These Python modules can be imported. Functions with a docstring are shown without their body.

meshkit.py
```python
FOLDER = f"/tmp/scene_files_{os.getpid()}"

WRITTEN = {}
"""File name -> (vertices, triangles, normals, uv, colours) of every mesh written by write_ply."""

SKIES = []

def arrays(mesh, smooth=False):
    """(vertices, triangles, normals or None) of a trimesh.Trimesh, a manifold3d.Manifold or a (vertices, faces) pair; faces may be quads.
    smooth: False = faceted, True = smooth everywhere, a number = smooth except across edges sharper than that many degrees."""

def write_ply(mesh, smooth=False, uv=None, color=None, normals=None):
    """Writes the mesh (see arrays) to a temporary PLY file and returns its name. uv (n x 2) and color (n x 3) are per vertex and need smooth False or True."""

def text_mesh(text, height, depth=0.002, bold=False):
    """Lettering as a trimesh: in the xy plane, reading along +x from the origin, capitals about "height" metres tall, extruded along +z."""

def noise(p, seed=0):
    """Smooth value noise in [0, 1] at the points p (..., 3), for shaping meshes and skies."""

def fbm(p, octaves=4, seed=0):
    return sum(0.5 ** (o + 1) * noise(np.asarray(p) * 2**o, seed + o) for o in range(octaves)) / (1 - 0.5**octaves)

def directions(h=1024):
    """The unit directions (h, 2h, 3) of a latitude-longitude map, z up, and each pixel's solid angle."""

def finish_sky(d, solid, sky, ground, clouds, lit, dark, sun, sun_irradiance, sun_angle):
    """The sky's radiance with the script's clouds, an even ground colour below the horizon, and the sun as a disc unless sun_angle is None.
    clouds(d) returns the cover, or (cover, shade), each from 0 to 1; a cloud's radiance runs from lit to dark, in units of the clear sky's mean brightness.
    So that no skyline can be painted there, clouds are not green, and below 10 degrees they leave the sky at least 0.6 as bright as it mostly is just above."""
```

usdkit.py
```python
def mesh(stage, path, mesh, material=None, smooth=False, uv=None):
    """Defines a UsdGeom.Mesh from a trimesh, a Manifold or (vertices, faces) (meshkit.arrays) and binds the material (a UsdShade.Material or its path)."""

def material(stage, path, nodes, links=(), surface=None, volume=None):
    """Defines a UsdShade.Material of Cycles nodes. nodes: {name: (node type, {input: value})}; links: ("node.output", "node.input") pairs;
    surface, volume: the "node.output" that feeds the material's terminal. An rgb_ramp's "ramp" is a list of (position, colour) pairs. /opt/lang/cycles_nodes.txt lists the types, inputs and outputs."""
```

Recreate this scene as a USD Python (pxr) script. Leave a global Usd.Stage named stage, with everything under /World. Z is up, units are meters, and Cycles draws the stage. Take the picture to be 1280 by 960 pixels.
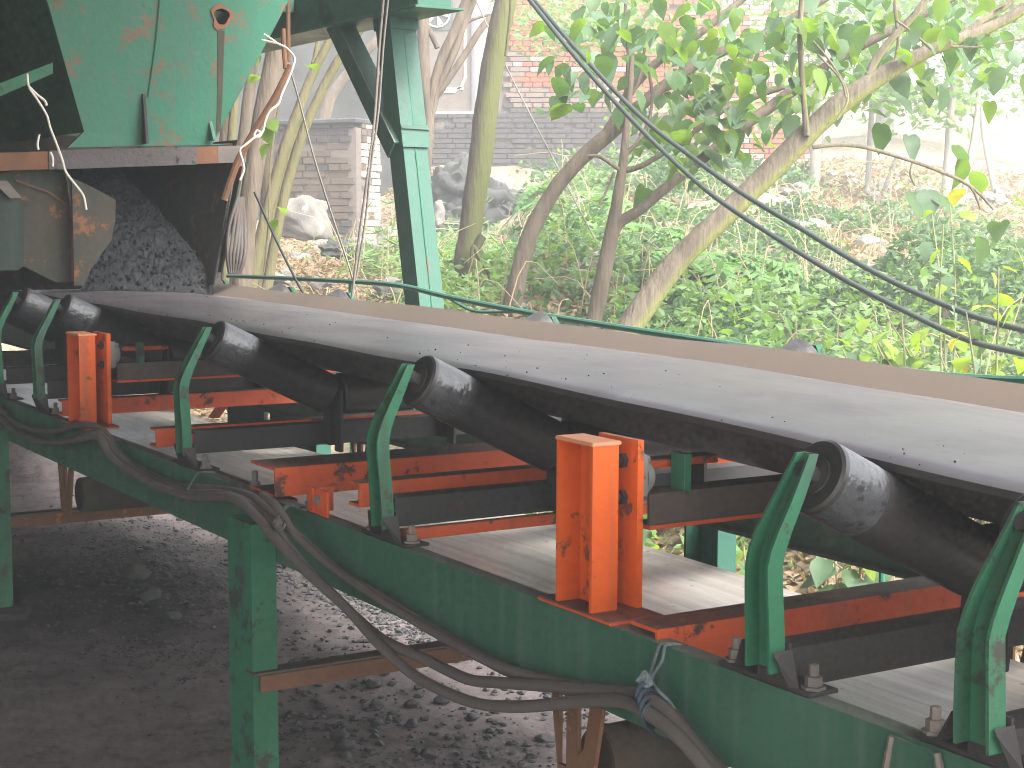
import math, random
import numpy as np
import trimesh, shapely
from shapely.geometry import Polygon
from pxr import Usd, UsdGeom, UsdLux, UsdShade, Gf, Sdf
import usdkit, meshkit

rng = np.random.default_rng(7)
random.seed(7)
stage = Usd.Stage.CreateInMemory()
UsdGeom.SetStageUpAxis(stage, UsdGeom.Tokens.z)
UsdGeom.SetStageMetersPerUnit(stage, 1.0)
UsdGeom.Xform.Define(stage, '/World')
stage.SetDefaultPrim(stage.GetPrimAtPath('/World'))
UsdGeom.Scope.Define(stage, '/World/Looks')

# ------------------------------------------------------------------ camera
FPX, YH, EYE = 2049.0, 290.0, 1.342
PITCH = math.atan((480 - YH) / FPX)
cam = UsdGeom.Camera.Define(stage, '/World/camera')
cam.CreateHorizontalApertureAttr(36.0)
cam.CreateVerticalApertureAttr(27.0)
cam.CreateFocalLengthAttr(36.0 * FPX / 1280.0)
cam.CreateClippingRangeAttr(Gf.Vec2f(0.05, 500))
cam.AddTranslateOp().Set(Gf.Vec3d(0, 0, EYE))
cam.AddRotateXOp().Set(90 - math.degrees(PITCH))
cam.CreateExposureAttr(2.45)

# ------------------------------------------------------------------ sky and sun
SUN_DIR = np.array([0.62, -0.50, 0.95]); SUN_DIR /= np.linalg.norm(SUN_DIR)
SKY_STRENGTH, SUN_INT, SUN_ANGLE = 0.15, 0.4, 20.0
sky_mat = usdkit.material(stage, '/World/Looks/sky', {
    'tc': ('texture_coordinate', {}),
    'sky': ('sky_texture', {'sky_type': 'single_scattering', 'sun_disc': False,
                            'sun_elevation': math.asin(SUN_DIR[2]), 'sun_rotation': math.atan2(SUN_DIR[0], SUN_DIR[1]),
                            'aerosol_density': 4.0}),
    'bw': ('rgb_to_bw', {}),
    'soft': ('mix', {'fac': 0.75}),
    'bg': ('background_shader', {'strength': SKY_STRENGTH})},
    [('tc.generated', 'sky.vector'), ('sky.color', 'bw.color'), ('sky.color', 'soft.color1'), ('bw.val', 'soft.color2'), ('soft.color', 'bg.color')], surface='bg.background')
dome = UsdLux.DomeLight.Define(stage, '/World/sky')
UsdShade.MaterialBindingAPI.Apply(dome.GetPrim()).Bind(sky_mat)
sun = UsdLux.DistantLight.Define(stage, '/World/sun')
sun.CreateIntensityAttr(SUN_INT); sun.CreateAngleAttr(SUN_ANGLE); sun.CreateNormalizeAttr(True)
sun.CreateColorAttr(Gf.Vec3f(1.0, 0.95, 0.86))
sun.AddTransformOp().Set(Gf.Matrix4d().SetRotate(Gf.Rotation(Gf.Vec3d(0, 0, 1), Gf.Vec3d(*map(float, SUN_DIR)))))

# ------------------------------------------------------------------ frames
_R, _F, _U = np.array([1, 0, 0.]), np.array([0, math.cos(PITCH), -math.sin(PITCH)]), np.array([0, math.sin(PITCH), math.cos(PITCH)])
_C = np.array([0, 0, EYE])
def ray(x, y): return _F + _R * (x - 640) / FPX - _U * (y - 480) / FPX
def at(x, y, Z): return _C + ray(x, y) * Z                       # a point Z metres away
_d = ray(-620, 266); _d /= np.linalg.norm(_d)
U = -_d; V = np.cross([0, 0, 1], U); V /= np.linalg.norm(V); V = V if V[0] > 0 else -V
N = np.cross(U, V); N = N if N[2] > 0 else -N
O = at(485, 678.2, 3.22)
def W(u, v, n): return O + U * u + V * v + N * n                   # conveyor frame -> world
def uvn(p):
    q = np.asarray(p) - O
    return np.array([q @ U, q @ V, q @ N])
def onv(x, y, v):
    r = ray(x, y); return uvn(_C + r * ((v - (_C - O) @ V) / (r @ V)))
def onu(x, y, u):
    r = ray(x, y); return uvn(_C + r * ((u - (_C - O) @ U) / (r @ U)))
def ground_px0(x, y):
    r = ray(x, y); return _C + r * (-EYE / r[2])
FR = np.stack([U, V, N])
GROUND = 0.0

# ------------------------------------------------------------------ prims
taken = {}
def numbered(parent, name):
    k = taken.get((parent, name), 0); taken[(parent, name)] = k + 1
    return name if k == 0 else f'{name}_{k:03d}'
def say(prim, label=None, category=None, group=None, kind=None):
    for k, x in (('label', label), ('category', category), ('group', group), ('kind', kind)):
        if x: prim.SetCustomDataByKey(k, x)
class Thing:
    """A top-level Xform at the thing's base; children are its parts."""
    def __init__(s, name, label, cat, group=None, kind=None, base=None):
        s.path = '/World/' + numbered('/World', name); s.items = []; s.base = base
        s.meta = (label, cat, group, kind)
    def part(s, name, mesh, mat, parent=None, label=None, smooth=False, kind=None):
        pp = parent or s.path
        path = pp + '/' + numbered(pp, name)
        s.items.append((path, mesh, mat, label, smooth, kind))
        return path
    def done(s):
        if s.base is None:
            lo = np.min([np.asarray(i[1][0]).min(0) for i in s.items], 0); hi = np.max([np.asarray(i[1][0]).max(0) for i in s.items], 0)
            s.base = np.array([(lo[0] + hi[0]) / 2, (lo[1] + hi[1]) / 2, lo[2]])
        x = UsdGeom.Xform.Define(stage, s.path); x.AddTranslateOp().Set(Gf.Vec3d(*map(float, s.base)))
        say(x.GetPrim(), *s.meta)
        for path, (v, f), mat, label, smooth, kind in s.items:
            m = usdkit.mesh(stage, path, (np.asarray(v) - s.base, f), M[mat], smooth)
            say(m.GetPrim(), label, None, None, kind)
        return s.path
def single(name, mesh, mat, label, cat, group=None, kind=None, smooth=False):
    v, f = mesh; v = np.asarray(v, float)
    lo, hi = v.min(0), v.max(0); b = np.array([(lo[0] + hi[0]) / 2, (lo[1] + hi[1]) / 2, lo[2]])
    path = '/World/' + numbered('/World', name)
    m = usdkit.mesh(stage, path, (v - b, f), M[mat], smooth)
    UsdGeom.Xformable(m).AddTranslateOp().Set(Gf.Vec3d(*map(float, b)))
    say(m.GetPrim(), label, cat, group, kind)
    return path

# ------------------------------------------------------------------ mesh helpers (return (V, F))
def tri(f):
    f = np.asarray(f, int)
    return np.vstack([f[:, [0, 1, 2]], f[:, [0, 2, 3]]]) if f.shape[1] == 4 else f
def join(*ms):
    vs, fs, k = [], [], 0
    for v, f in ms:
        v = np.asarray(v, float); vs.append(v); fs.append(tri(f) + k); k += len(v)
    return np.vstack(vs), np.vstack(fs)
def hull(p):
    h = trimesh.convex.convex_hull(np.asarray(p, float)); return np.array(h.vertices), np.array(h.faces)
def bevel_box(lo, hi, b=0.003):
    lo, hi = np.minimum(lo, hi).astype(float), np.maximum(lo, hi).astype(float)
    b = min(b, 0.45 * (hi - lo).min()); pts = []
    for i in range(3):
        for sx in (0, 1):
            for sy in (0, 1):
                for sz in (0, 1):
                    q = np.where([sx, sy, sz], hi, lo); ins = np.where([sx, sy, sz], -b, b).astype(float); ins[i] = 0
                    pts.append(q + ins)
    return hull(pts)
def fbox(u0, u1, v0, v1, n0, n1, b=0.003):
    v, f = bevel_box([u0, v0, n0], [u1, v1, n1], b)
    return to_w((v, f))
def to_w(m):
    v, f = m; v = np.asarray(v, float)
    f = tri(f)
    if np.linalg.det(FR) < 0: f = f[:, ::-1]
    return O + v @ FR, f
def skewbox(c):                                                    # 8 corners in conveyor frame
    return hull([W(*p) for p in c])
def prism_u(poly, u0, u1):                                         # polygon in (v, n) pushed along u
    m = trimesh.creation.extrude_polygon(poly if hasattr(poly, 'exterior') else Polygon(poly).buffer(0), u1 - u0, engine='earcut')
    p = np.array(m.vertices)
    return to_w((np.column_stack([p[:, 2] + u0, p[:, 0], p[:, 1]]), np.array(m.faces)))
def prism_v(poly, v0, v1):                                         # polygon in (u, n)
    m = trimesh.creation.extrude_polygon(poly if hasattr(poly, 'exterior') else Polygon(poly).buffer(0), v1 - v0, engine='earcut')
    p = np.array(m.vertices)
    return to_w((np.column_stack([p[:, 0], p[:, 2] + v0, p[:, 1]]), np.array(m.faces)[:, ::-1]))
def spline(p, k):
    p = np.asarray(p, float)
    q = np.vstack([2 * p[0] - p[1], p, 2 * p[-1] - p[-2]]); out = []
    for i in range(1, len(q) - 2):
        t = np.linspace(0, 1, k, endpoint=False)[:, None]; a, b, c, d = q[i - 1:i + 3]
        out.append(0.5 * (2 * b + (c - a) * t + (2 * a - 5 * b + 4 * c - d) * t ** 2 + (3 * b - a - 3 * c + d) * t ** 3))
    return np.vstack(out + [p[-1:]])
def tube(path, r, sides=8, k=0, rough=0, seed=0, cap=True):
    p = spline(path, k) if k else np.asarray(path, float)
    r = np.broadcast_to(r, (len(path),)) if np.ndim(r) == 0 else np.asarray(r, float)
    if len(r) != len(p): r = np.interp(np.linspace(0, 1, len(p)), np.linspace(0, 1, len(r)), r)
    t = np.gradient(p, axis=0); t /= np.linalg.norm(t, axis=1, keepdims=True) + 1e-12
    a = np.cross(t[0], [0.3, 0.2, 0.9] if abs(t[0][2]) < 0.9 else [1, 0.2, 0]); a /= np.linalg.norm(a)
    th = np.linspace(0, 2 * np.pi, sides, endpoint=False); rings = []
    for i in range(len(p)):
        a = a - t[i] * (a @ t[i]); a /= np.linalg.norm(a); b = np.cross(t[i], a)
        rings.append(p[i] + (np.cos(th)[:, None] * a + np.sin(th)[:, None] * b) * r[i])
    v = np.vstack(rings); n = len(p)
    if rough:
        rr = np.repeat(r, sides)
        ctr = np.repeat(p, sides, 0)
        nz = meshkit.fbm(v * 9, 3, seed) - 0.5
        v = ctr + (v - ctr) * (1 + rough * 2 * nz[:, None])
    i, j = np.meshgrid(np.arange(n - 1), np.arange(sides), indexing='ij'); j2 = (j + 1) % sides
    f = np.stack([i * sides + j, i * sides + j2, (i + 1) * sides + j2, (i + 1) * sides + j], -1).reshape(-1, 4)
    f = tri(f)
    if cap:
        v = np.vstack([v, p[0], p[-1]]); c0, c1 = len(v) - 2, len(v) - 1; jj = np.arange(sides); j2 = (jj + 1) % sides
        f = np.vstack([f, np.stack([np.full(sides, c0), j2, jj], 1), np.stack([np.full(sides, c1), (n - 1) * sides + jj, (n - 1) * sides + j2], 1)])
    return v, f
def lathe(p0, p1, prof, sides=28):                                 # prof: (distance along, radius)
    p0, p1 = np.asarray(p0, float), np.asarray(p1, float); ax = (p1 - p0) / np.linalg.norm(p1 - p0)
    a = np.cross(ax, [0.1, 0.3, 0.95]); a /= np.linalg.norm(a); b = np.cross(ax, a)
    th = np.linspace(0, 2 * np.pi, sides, endpoint=False)
    v = np.vstack([p0 + ax * z + (np.cos(th)[:, None] * a + np.sin(th)[:, None] * b) * max(r, 1e-5) for z, r in prof])
    n = len(prof); i, j = np.meshgrid(np.arange(n - 1), np.arange(sides), indexing='ij'); j2 = (j + 1) % sides
    return v, tri(np.stack([i * sides + j, i * sides + j2, (i + 1) * sides + j2, (i + 1) * sides + j], -1).reshape(-1, 4))
def sweep(path, sections):                                         # closed sections (K x 3 offsets, world) per path point
    v = np.vstack([np.asarray(p) + np.asarray(s) for p, s in zip(path, sections)]); K = len(sections[0]); n = len(path)
    i, j = np.meshgrid(np.arange(n - 1), np.arange(K), indexing='ij'); j2 = (j + 1) % K
    f = tri(np.stack([i * K + j, i * K + j2, (i + 1) * K + j2, (i + 1) * K + j], -1).reshape(-1, 4))
    caps = []
    return v, f
def blob(c, r, seed, amp=0.35, sub=2, squash=(1, 1, 1), freq=1.6):
    m = trimesh.creation.icosphere(subdivisions=sub); v = np.array(m.vertices)
    d = 1 + amp * 2 * (meshkit.fbm(v * freq + seed * 3.7, 3, seed) - 0.5)
    k = np.random.default_rng(seed).normal(size=(7, 3)); k /= np.linalg.norm(k, axis=1, keepdims=True)
    for q in k: v = v - np.maximum(v @ q - 0.72, 0)[:, None] * q      # broken facets
    return np.asarray(c) + v * d[:, None] * r * np.asarray(squash), np.array(m.faces)

# ------------------------------------------------------------------ materials
M = {}
def mat(name, nodes, links, surface='p.BSDF', volume=None):
    M[name] = usdkit.material(stage, '/World/Looks/' + name, nodes, links, surface=surface, volume=volume)
def paint(name, col, alt, chip, dust, dust_amt=0.8, chip_at=0.62, chip_scale=14, rough=0.5, bump=0.25, var=3.0, metallic=0, streak=0.0, spec=0.4):
    """Painted steel: uneven colour, chips/rust by noise, coal dust gathered on upward faces."""
    nodes = {
        'g': ('geometry', {}), 'n1': ('noise_texture', {'scale': var, 'detail': 6.0, 'roughness': 0.65}),
        'n2': ('noise_texture', {'scale': chip_scale, 'detail': 8.0, 'roughness': 0.7}),
        'n3': ('noise_texture', {'scale': 55.0, 'detail': 4.0}),
        'r1': ('map_range', {'from_min': 0.35, 'from_max': 0.65, 'clamp': True}),
        'm1': ('mix', {'color1': col, 'color2': alt}),
        'r2': ('map_range', {'from_min': chip_at, 'from_max': chip_at + 0.05, 'clamp': True}),
        'm2': ('mix', {'color2': chip}),
        's': ('separate_xyz', {}),
        'rz': ('map_range', {'from_min': 0.3, 'from_max': 0.85, 'to_min': 0.0, 'to_max': dust_amt, 'clamp': True}),
        'rn': ('map_range', {'from_min': 0.3, 'from_max': 0.55, 'to_min': 0.55, 'to_max': 1.0, 'clamp': True}),
        'dm': ('math', {'math_type': 'multiply'}),
        'm3': ('mix', {'color2': dust}),
        'mp': ('mapping', {'scale': (26.0, 26.0, 1.2)}), 'ns': ('noise_texture', {'scale': 1.0, 'detail': 3.0}),
        'rs': ('map_range', {'from_min': 0.52, 'from_max': 0.75, 'to_max': streak, 'clamp': True}),
        'm4': ('mix', {'color2': dust}),
        'b': ('bump', {'strength': bump, 'distance': 0.004}),
        'rr': ('map_range', {'from_min': 0.3, 'from_max': 0.7, 'to_min': rough - 0.12, 'to_max': rough + 0.22}),
        'p': ('principled_bsdf', {'metallic': metallic, 'specular_ior_level': spec})}
    links = [('g.position', 'n1.vector'), ('g.position', 'n2.vector'), ('g.position', 'n3.vector'), ('n1.fac', 'r1.value'), ('r1.result', 'm1.fac'),
             ('n2.fac', 'r2.value'), ('r2.result', 'm2.fac'), ('m1.color', 'm2.color1'), ('g.normal', 's.vector'), ('s.z', 'rz.value'),
             ('n1.fac', 'rn.value'), ('rz.result', 'dm.value1'), ('rn.result', 'dm.value2'), ('dm.value', 'm3.fac'),
             ('g.position', 'mp.vector'), ('mp.vector', 'ns.vector'), ('ns.fac', 'rs.value'), ('rs.result', 'm4.fac'), ('m2.color', 'm4.color1'),
             ('m4.color', 'm3.color1'), ('m3.color', 'p.base_color'), ('n3.fac', 'b.height'), ('b.normal', 'p.normal'), ('n1.fac', 'rr.value'), ('rr.result', 'p.roughness')]
    mat(name, nodes, links)
COAL = (0.018, 0.018, 0.02); DUST = (0.085, 0.077, 0.074)
paint('green_paint', (0.016, 0.105, 0.052), (0.023, 0.132, 0.066), (0.03, 0.036, 0.026), (0.05, 0.047, 0.042), 0.85, 0.565, 11, 0.55, streak=0.6)
paint('green_beam', (0.022, 0.078, 0.046), (0.034, 0.10, 0.062), (0.04, 0.06, 0.045), (0.17, 0.17, 0.15), 0.85, 0.68, 10, 0.5, streak=0.25)
paint('green_dirty', (0.012, 0.026, 0.02), (0.018, 0.036, 0.027), (0.07, 0.045, 0.03), DUST, 0.5, 0.60, 7, 0.6, streak=0.3)
paint('green_hopper', (0.016, 0.115, 0.068), (0.024, 0.145, 0.088), (0.11, 0.08, 0.045), DUST, 0.5, 0.57, 8, 0.5, streak=0.3)
paint('green_column', (0.02, 0.082, 0.056), (0.027, 0.1, 0.07), (0.03, 0.14, 0.09), DUST, 0.5, 0.70, 12, 0.4)
paint('orange_paint', (0.52, 0.07, 0.006), (0.60, 0.10, 0.009), (0.14, 0.05, 0.025), (0.16, 0.07, 0.035), 0.7, 0.575, 13, 0.5, streak=0.5)
paint('orange_cap', (0.72, 0.16, 0.04), (0.55, 0.25, 0.13), (0.16, 0.045, 0.02), (0.45, 0.2, 0.1), 0.7, 0.60, 20, 0.6)
paint('orange_dusty', (0.55, 0.085, 0.018), (0.40, 0.06, 0.018), (0.06, 0.03, 0.022), (0.075, 0.062, 0.055), 1.0, 0.58, 12, 0.6, streak=0.35)
paint('dark_steel', (0.020, 0.020, 0.020), (0.032, 0.030, 0.029), (0.05, 0.032, 0.022), (0.06, 0.052, 0.048), 0.7, 0.62, 12, 0.6)
paint('dusty_steel', (0.085, 0.065, 0.052), (0.06, 0.048, 0.042), (0.12, 0.05, 0.03), (0.09, 0.075, 0.065), 0.7, 0.62, 12, 0.7)
paint('rust', (0.16, 0.075, 0.035), (0.09, 0.05, 0.03), (0.30, 0.12, 0.035), DUST, 0.5, 0.60, 12, 0.75)
paint('rust_dark', (0.055, 0.034, 0.023), (0.026, 0.042, 0.028), (0.17, 0.065, 0.022), DUST, 0.5, 0.56, 9, 0.7, streak=0.2)
paint('rust_orange', (0.22, 0.09, 0.04), (0.14, 0.075, 0.05), (0.12, 0.07, 0.05), DUST, 0.4, 0.62, 22, 0.8)
paint('caked', (0.075, 0.066, 0.066), (0.11, 0.098, 0.098), (0.02, 0.02, 0.02), DUST, 0.4, 0.6, 30, 0.9, bump=1.0)
paint('grey_steel', (0.17, 0.145, 0.125), (0.11, 0.095, 0.085), (0.08, 0.05, 0.035), DUST, 0.4, 0.64, 16, 0.6)
paint('bearing_iron', (0.20, 0.20, 0.18), (0.14, 0.15, 0.14), (0.07, 0.05, 0.04), DUST, 0.5, 0.6, 24, 0.5)
paint('roller_steel', (0.016, 0.015, 0.015), (0.026, 0.023, 0.022), (0.05, 0.045, 0.042), (0.03, 0.028, 0.027), 0.4, 0.64, 26, 0.38, bump=0.12, spec=0.5)
paint('roller_band', (0.03, 0.03, 0.032), (0.06, 0.06, 0.064), (0.014, 0.014, 0.016), (0.12, 0.12, 0.13), 0.5, 0.56, 60, 0.30, bump=1.0, metallic=0.25, spec=0.8)
paint('hose', (0.07, 0.06, 0.055), (0.105, 0.09, 0.08), (0.07, 0.055, 0.045), (0.085, 0.072, 0.062), 0.8, 0.68, 9, 0.6)
paint('black_cable', (0.02, 0.03, 0.028), (0.03, 0.04, 0.036), (0.05, 0.06, 0.05), (0.05, 0.06, 0.05), 0.4, 0.7, 9, 0.45)
paint('rope', (0.20, 0.18, 0.16), (0.14, 0.125, 0.11), (0.28, 0.25, 0.2), DUST, 0.2, 0.6, 30, 0.8)
paint('wire_tie', (0.13, 0.16, 0.16), (0.06, 0.10, 0.12), (0.2, 0.2, 0.19), DUST, 0.2, 0.6, 40, 0.5)
paint('rope_blue', (0.03, 0.055, 0.085), (0.03, 0.045, 0.06), (0.1, 0.1, 0.1), DUST, 0.3, 0.64, 30, 0.7)
paint('white_cord', (0.72, 0.68, 0.6), (0.6, 0.56, 0.5), (0.4, 0.36, 0.3), DUST, 0.1, 0.66, 40, 0.6)
paint('rail_paint', (0.02, 0.11, 0.075), (0.028, 0.14, 0.095), (0.05, 0.07, 0.06), DUST, 0.35, 0.66, 20, 0.4)
paint('shed_sheet', (0.05, 0.05, 0.05), (0.07, 0.065, 0.06), (0.06, 0.04, 0.03), DUST, 0.2, 0.66, 4, 0.8)
paint('coal_lump', (0.02, 0.02, 0.022), (0.035, 0.034, 0.036), (0.012, 0.012, 0.013), (0.075, 0.07, 0.072), 0.55, 0.6, 30, 0.5, bump=0.8)
paint('coal', (0.007, 0.0075, 0.009), (0.014, 0.015, 0.018), (0.004, 0.004, 0.005), (0.015, 0.016, 0.019), 0.4, 0.58, 40, 0.55, bump=1.0, var=9, spec=0.25)
paint('stone', (0.19, 0.178, 0.16), (0.12, 0.112, 0.104), (0.27, 0.26, 0.245), (0.24, 0.225, 0.2), 0.3, 0.6, 9, 0.85, bump=0.9, var=5)
paint('stone_dark', (0.03, 0.031, 0.03), (0.065, 0.066, 0.062), (0.03, 0.03, 0.03), (0.1, 0.1, 0.08), 0.3, 0.6, 5, 0.9, bump=1.0)
paint('stone_tan', (0.22, 0.185, 0.135), (0.15, 0.13, 0.1), (0.12, 0.12, 0.09), (0.25, 0.26, 0.16), 0.3, 0.62, 7, 0.9, bump=0.8)
paint('dry_stem', (0.40, 0.31, 0.19), (0.28, 0.21, 0.13), (0.5, 0.42, 0.3), (0.4, 0.31, 0.2), 0.2, 0.6, 30, 0.8)
paint('white_panel', (0.72, 0.69, 0.66), (0.62, 0.60, 0.58), (0.42, 0.38, 0.35), (0.5, 0.48, 0.46), 0.2, 0.68, 5, 0.6)
paint('grey_panel', (0.36, 0.36, 0.37), (0.26, 0.26, 0.27), (0.18, 0.18, 0.18), (0.3, 0.3, 0.3), 0.2, 0.62, 5, 0.7)
paint('black_panel', (0.035, 0.037, 0.037), (0.055, 0.057, 0.056), (0.09, 0.09, 0.085), DUST, 0.3, 0.66, 6, 0.6)
paint('pink_trim', (0.50, 0.32, 0.29), (0.42, 0.27, 0.25), (0.3, 0.25, 0.22), DUST, 0.2, 0.64, 20, 0.5)

def belt_mat(name, mid, lo, streaks, margin=None, rough=0.42):
    """Worn conveyor rubber: fine streaks along the run; MARGIN: (from v, to v, colour) a strip of dry dust that lies outside the polished track."""
    nodes = {'g': ('geometry', {}), 'o': ('vector_math', {'vector_math_type': 'subtract', 'math_type': 'subtract', 'vector2': tuple(O)}),
             'du': ('vector_math', {'math_type': 'dot_product', 'vector2': tuple(U)}), 'dv': ('vector_math', {'math_type': 'dot_product', 'vector2': tuple(V)}),
             'c': ('combine_xyz', {}), 'mp': ('mapping', {'scale': (0.5, 16.0, 1.0)}),
             'n1': ('noise_texture', {'scale': 2.2, 'detail': 6.0, 'roughness': 0.6}), 'n2': ('noise_texture', {'scale': 30.0, 'detail': 6.0, 'roughness': 0.6}),
             'n3': ('noise_texture', {'scale': 3.0, 'detail': 4.0}),
             'r1': ('rgb_ramp', {'ramp': [(0.25, lo), (0.5, mid), (0.75, streaks)]}),
             'sp': ('map_range', {'from_min': 0.63, 'from_max': 0.70, 'to_max': 0.75, 'clamp': True}), 'm1': ('mix', {'color2': (0.03, 0.03, 0.03)}),
             'b': ('bump', {'strength': 0.15, 'distance': 0.002}),
             'rr': ('map_range', {'from_min': 0.3, 'from_max': 0.7, 'to_min': rough - 0.06, 'to_max': rough + 0.1}),
             'p': ('principled_bsdf', {'specular_ior_level': 0.5})}
    nodes['o'] = ('vector_math', {'math_type': 'subtract', 'vector2': tuple(O)})
    links = [('g.position', 'o.vector1'), ('o.vector', 'du.vector1'), ('o.vector', 'dv.vector1'), ('du.value', 'c.x'), ('dv.value', 'c.y'),
             ('c.vector', 'mp.vector'), ('mp.vector', 'n1.vector'), ('g.position', 'n2.vector'), ('c.vector', 'n3.vector'), ('n1.fac', 'r1.fac'), ('r1.color', 'm1.color1'),
             ('n2.fac', 'sp.value'), ('sp.result', 'm1.fac'), ('n2.fac', 'b.height'), ('b.normal', 'p.normal'), ('n3.fac', 'rr.value')]
    last = 'm1.color'
    if margin:
        v0, v1, col = margin
        nodes.update({'jit': ('math', {'math_type': 'multiply_add', 'value2': 0.03}), 'mr': ('map_range', {'from_min': v0 + 0.013, 'from_max': v1 + 0.017, 'clamp': True}),
                      'm5': ('mix', {'color2': col}), 'mr2': ('mix_float', {'b': 0.8})})
        links += [('n3.fac', 'jit.value1'), ('dv.value', 'jit.value3'), ('jit.value', 'mr.value'), ('mr.result', 'm5.fac'), (last, 'm5.color1'),
                  ('mr.result', 'mr2.fac'), ('rr.result', 'mr2.a'), ('mr2.result', 'p.roughness')]
        last = 'm5.color'
    else: links.append(('rr.result', 'p.roughness'))
    links.append((last, 'p.base_color'))
    mat(name, nodes, links)
belt_mat('belt_top', (0.092, 0.083, 0.086), (0.074, 0.067, 0.07), (0.112, 0.102, 0.104), (0.864, 0.880, (0.125, 0.096, 0.075)), 0.36)
belt_mat('coal_layer', (0.074, 0.063, 0.067), (0.060, 0.051, 0.054), (0.090, 0.078, 0.081), (0.80, 0.868, (0.15, 0.128, 0.118)), 0.38)
belt_mat('belt_return', (0.26, 0.24, 0.215), (0.17, 0.156, 0.14), (0.36, 0.34, 0.315), None, 0.32)
mat('belt_under', {'g': ('geometry', {}), 'n': ('noise_texture', {'scale': 20.0, 'detail': 5.0}), 'r': ('rgb_ramp', {'ramp': [(0.3, (0.02, 0.018, 0.017)), (0.7, (0.04, 0.036, 0.033))]}),
                  'p': ('principled_bsdf', {'roughness': 0.6})}, [('g.position', 'n.vector'), ('n.fac', 'r.fac'), ('r.color', 'p.base_color')])

def bark(name, a, b, moss=None, moss_dir=None, amt=0.8):
    nodes = {'g': ('geometry', {}), 'mp': ('mapping', {'scale': (14.0, 14.0, 3.0)}), 'n1': ('noise_texture', {'scale': 1.0, 'detail': 7.0, 'roughness': 0.65}),
             'n2': ('noise_texture', {'scale': 4.0, 'detail': 4.0}), 'mp3': ('mapping', {'scale': (60.0, 60.0, 9.0)}), 'n3': ('noise_texture', {'scale': 1.0, 'detail': 5.0}),
             'r': ('rgb_ramp', {'ramp': [(0.3, a), (0.7, b)]}), 'b': ('bump', {'strength': 0.7, 'distance': 0.012}),
             'p': ('principled_bsdf', {'roughness': 0.85, 'specular_ior_level': 0.2})}
    links = [('g.position', 'mp.vector'), ('mp.vector', 'n1.vector'), ('g.position', 'n2.vector'), ('g.position', 'mp3.vector'), ('mp3.vector', 'n3.vector'), ('n1.fac', 'r.fac'), ('n3.fac', 'b.height'), ('b.normal', 'p.normal')]
    last = 'r.color'
    if moss:
        nodes.update({'d': ('vector_math', {'math_type': 'dot_product', 'vector2': moss_dir}), 'dm': ('math', {'math_type': 'multiply_add', 'value2': 0.9}),
                      'mr': ('map_range', {'from_min': 0.35, 'from_max': 0.95, 'to_max': amt, 'clamp': True}), 'm': ('mix', {'color2': moss})})
        links += [('g.normal', 'd.vector1'), ('n2.fac', 'dm.value1'), ('d.value', 'dm.value3'), ('dm.value', 'mr.value'), ('mr.result', 'm.fac'), (last, 'm.color1')]
        last = 'm.color'
    links.append((last, 'p.base_color')); mat(name, nodes, links)
bark('bark_moss', (0.04, 0.034, 0.026), (0.11, 0.094, 0.066), (0.095, 0.105, 0.034), (0.9, -0.4, 0.1), 0.75)
bark('bark_green', (0.07, 0.058, 0.037), (0.15, 0.125, 0.08), (0.12, 0.12, 0.045), (0.9, -0.4, 0.1), 0.45)
bark('bark_brown', (0.06, 0.047, 0.035), (0.15, 0.12, 0.09))
bark('bark_lean', (0.075, 0.061, 0.045), (0.18, 0.15, 0.112), (0.20, 0.22, 0.06), (0.55, 0.1, -0.75), 0.7)
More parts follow.
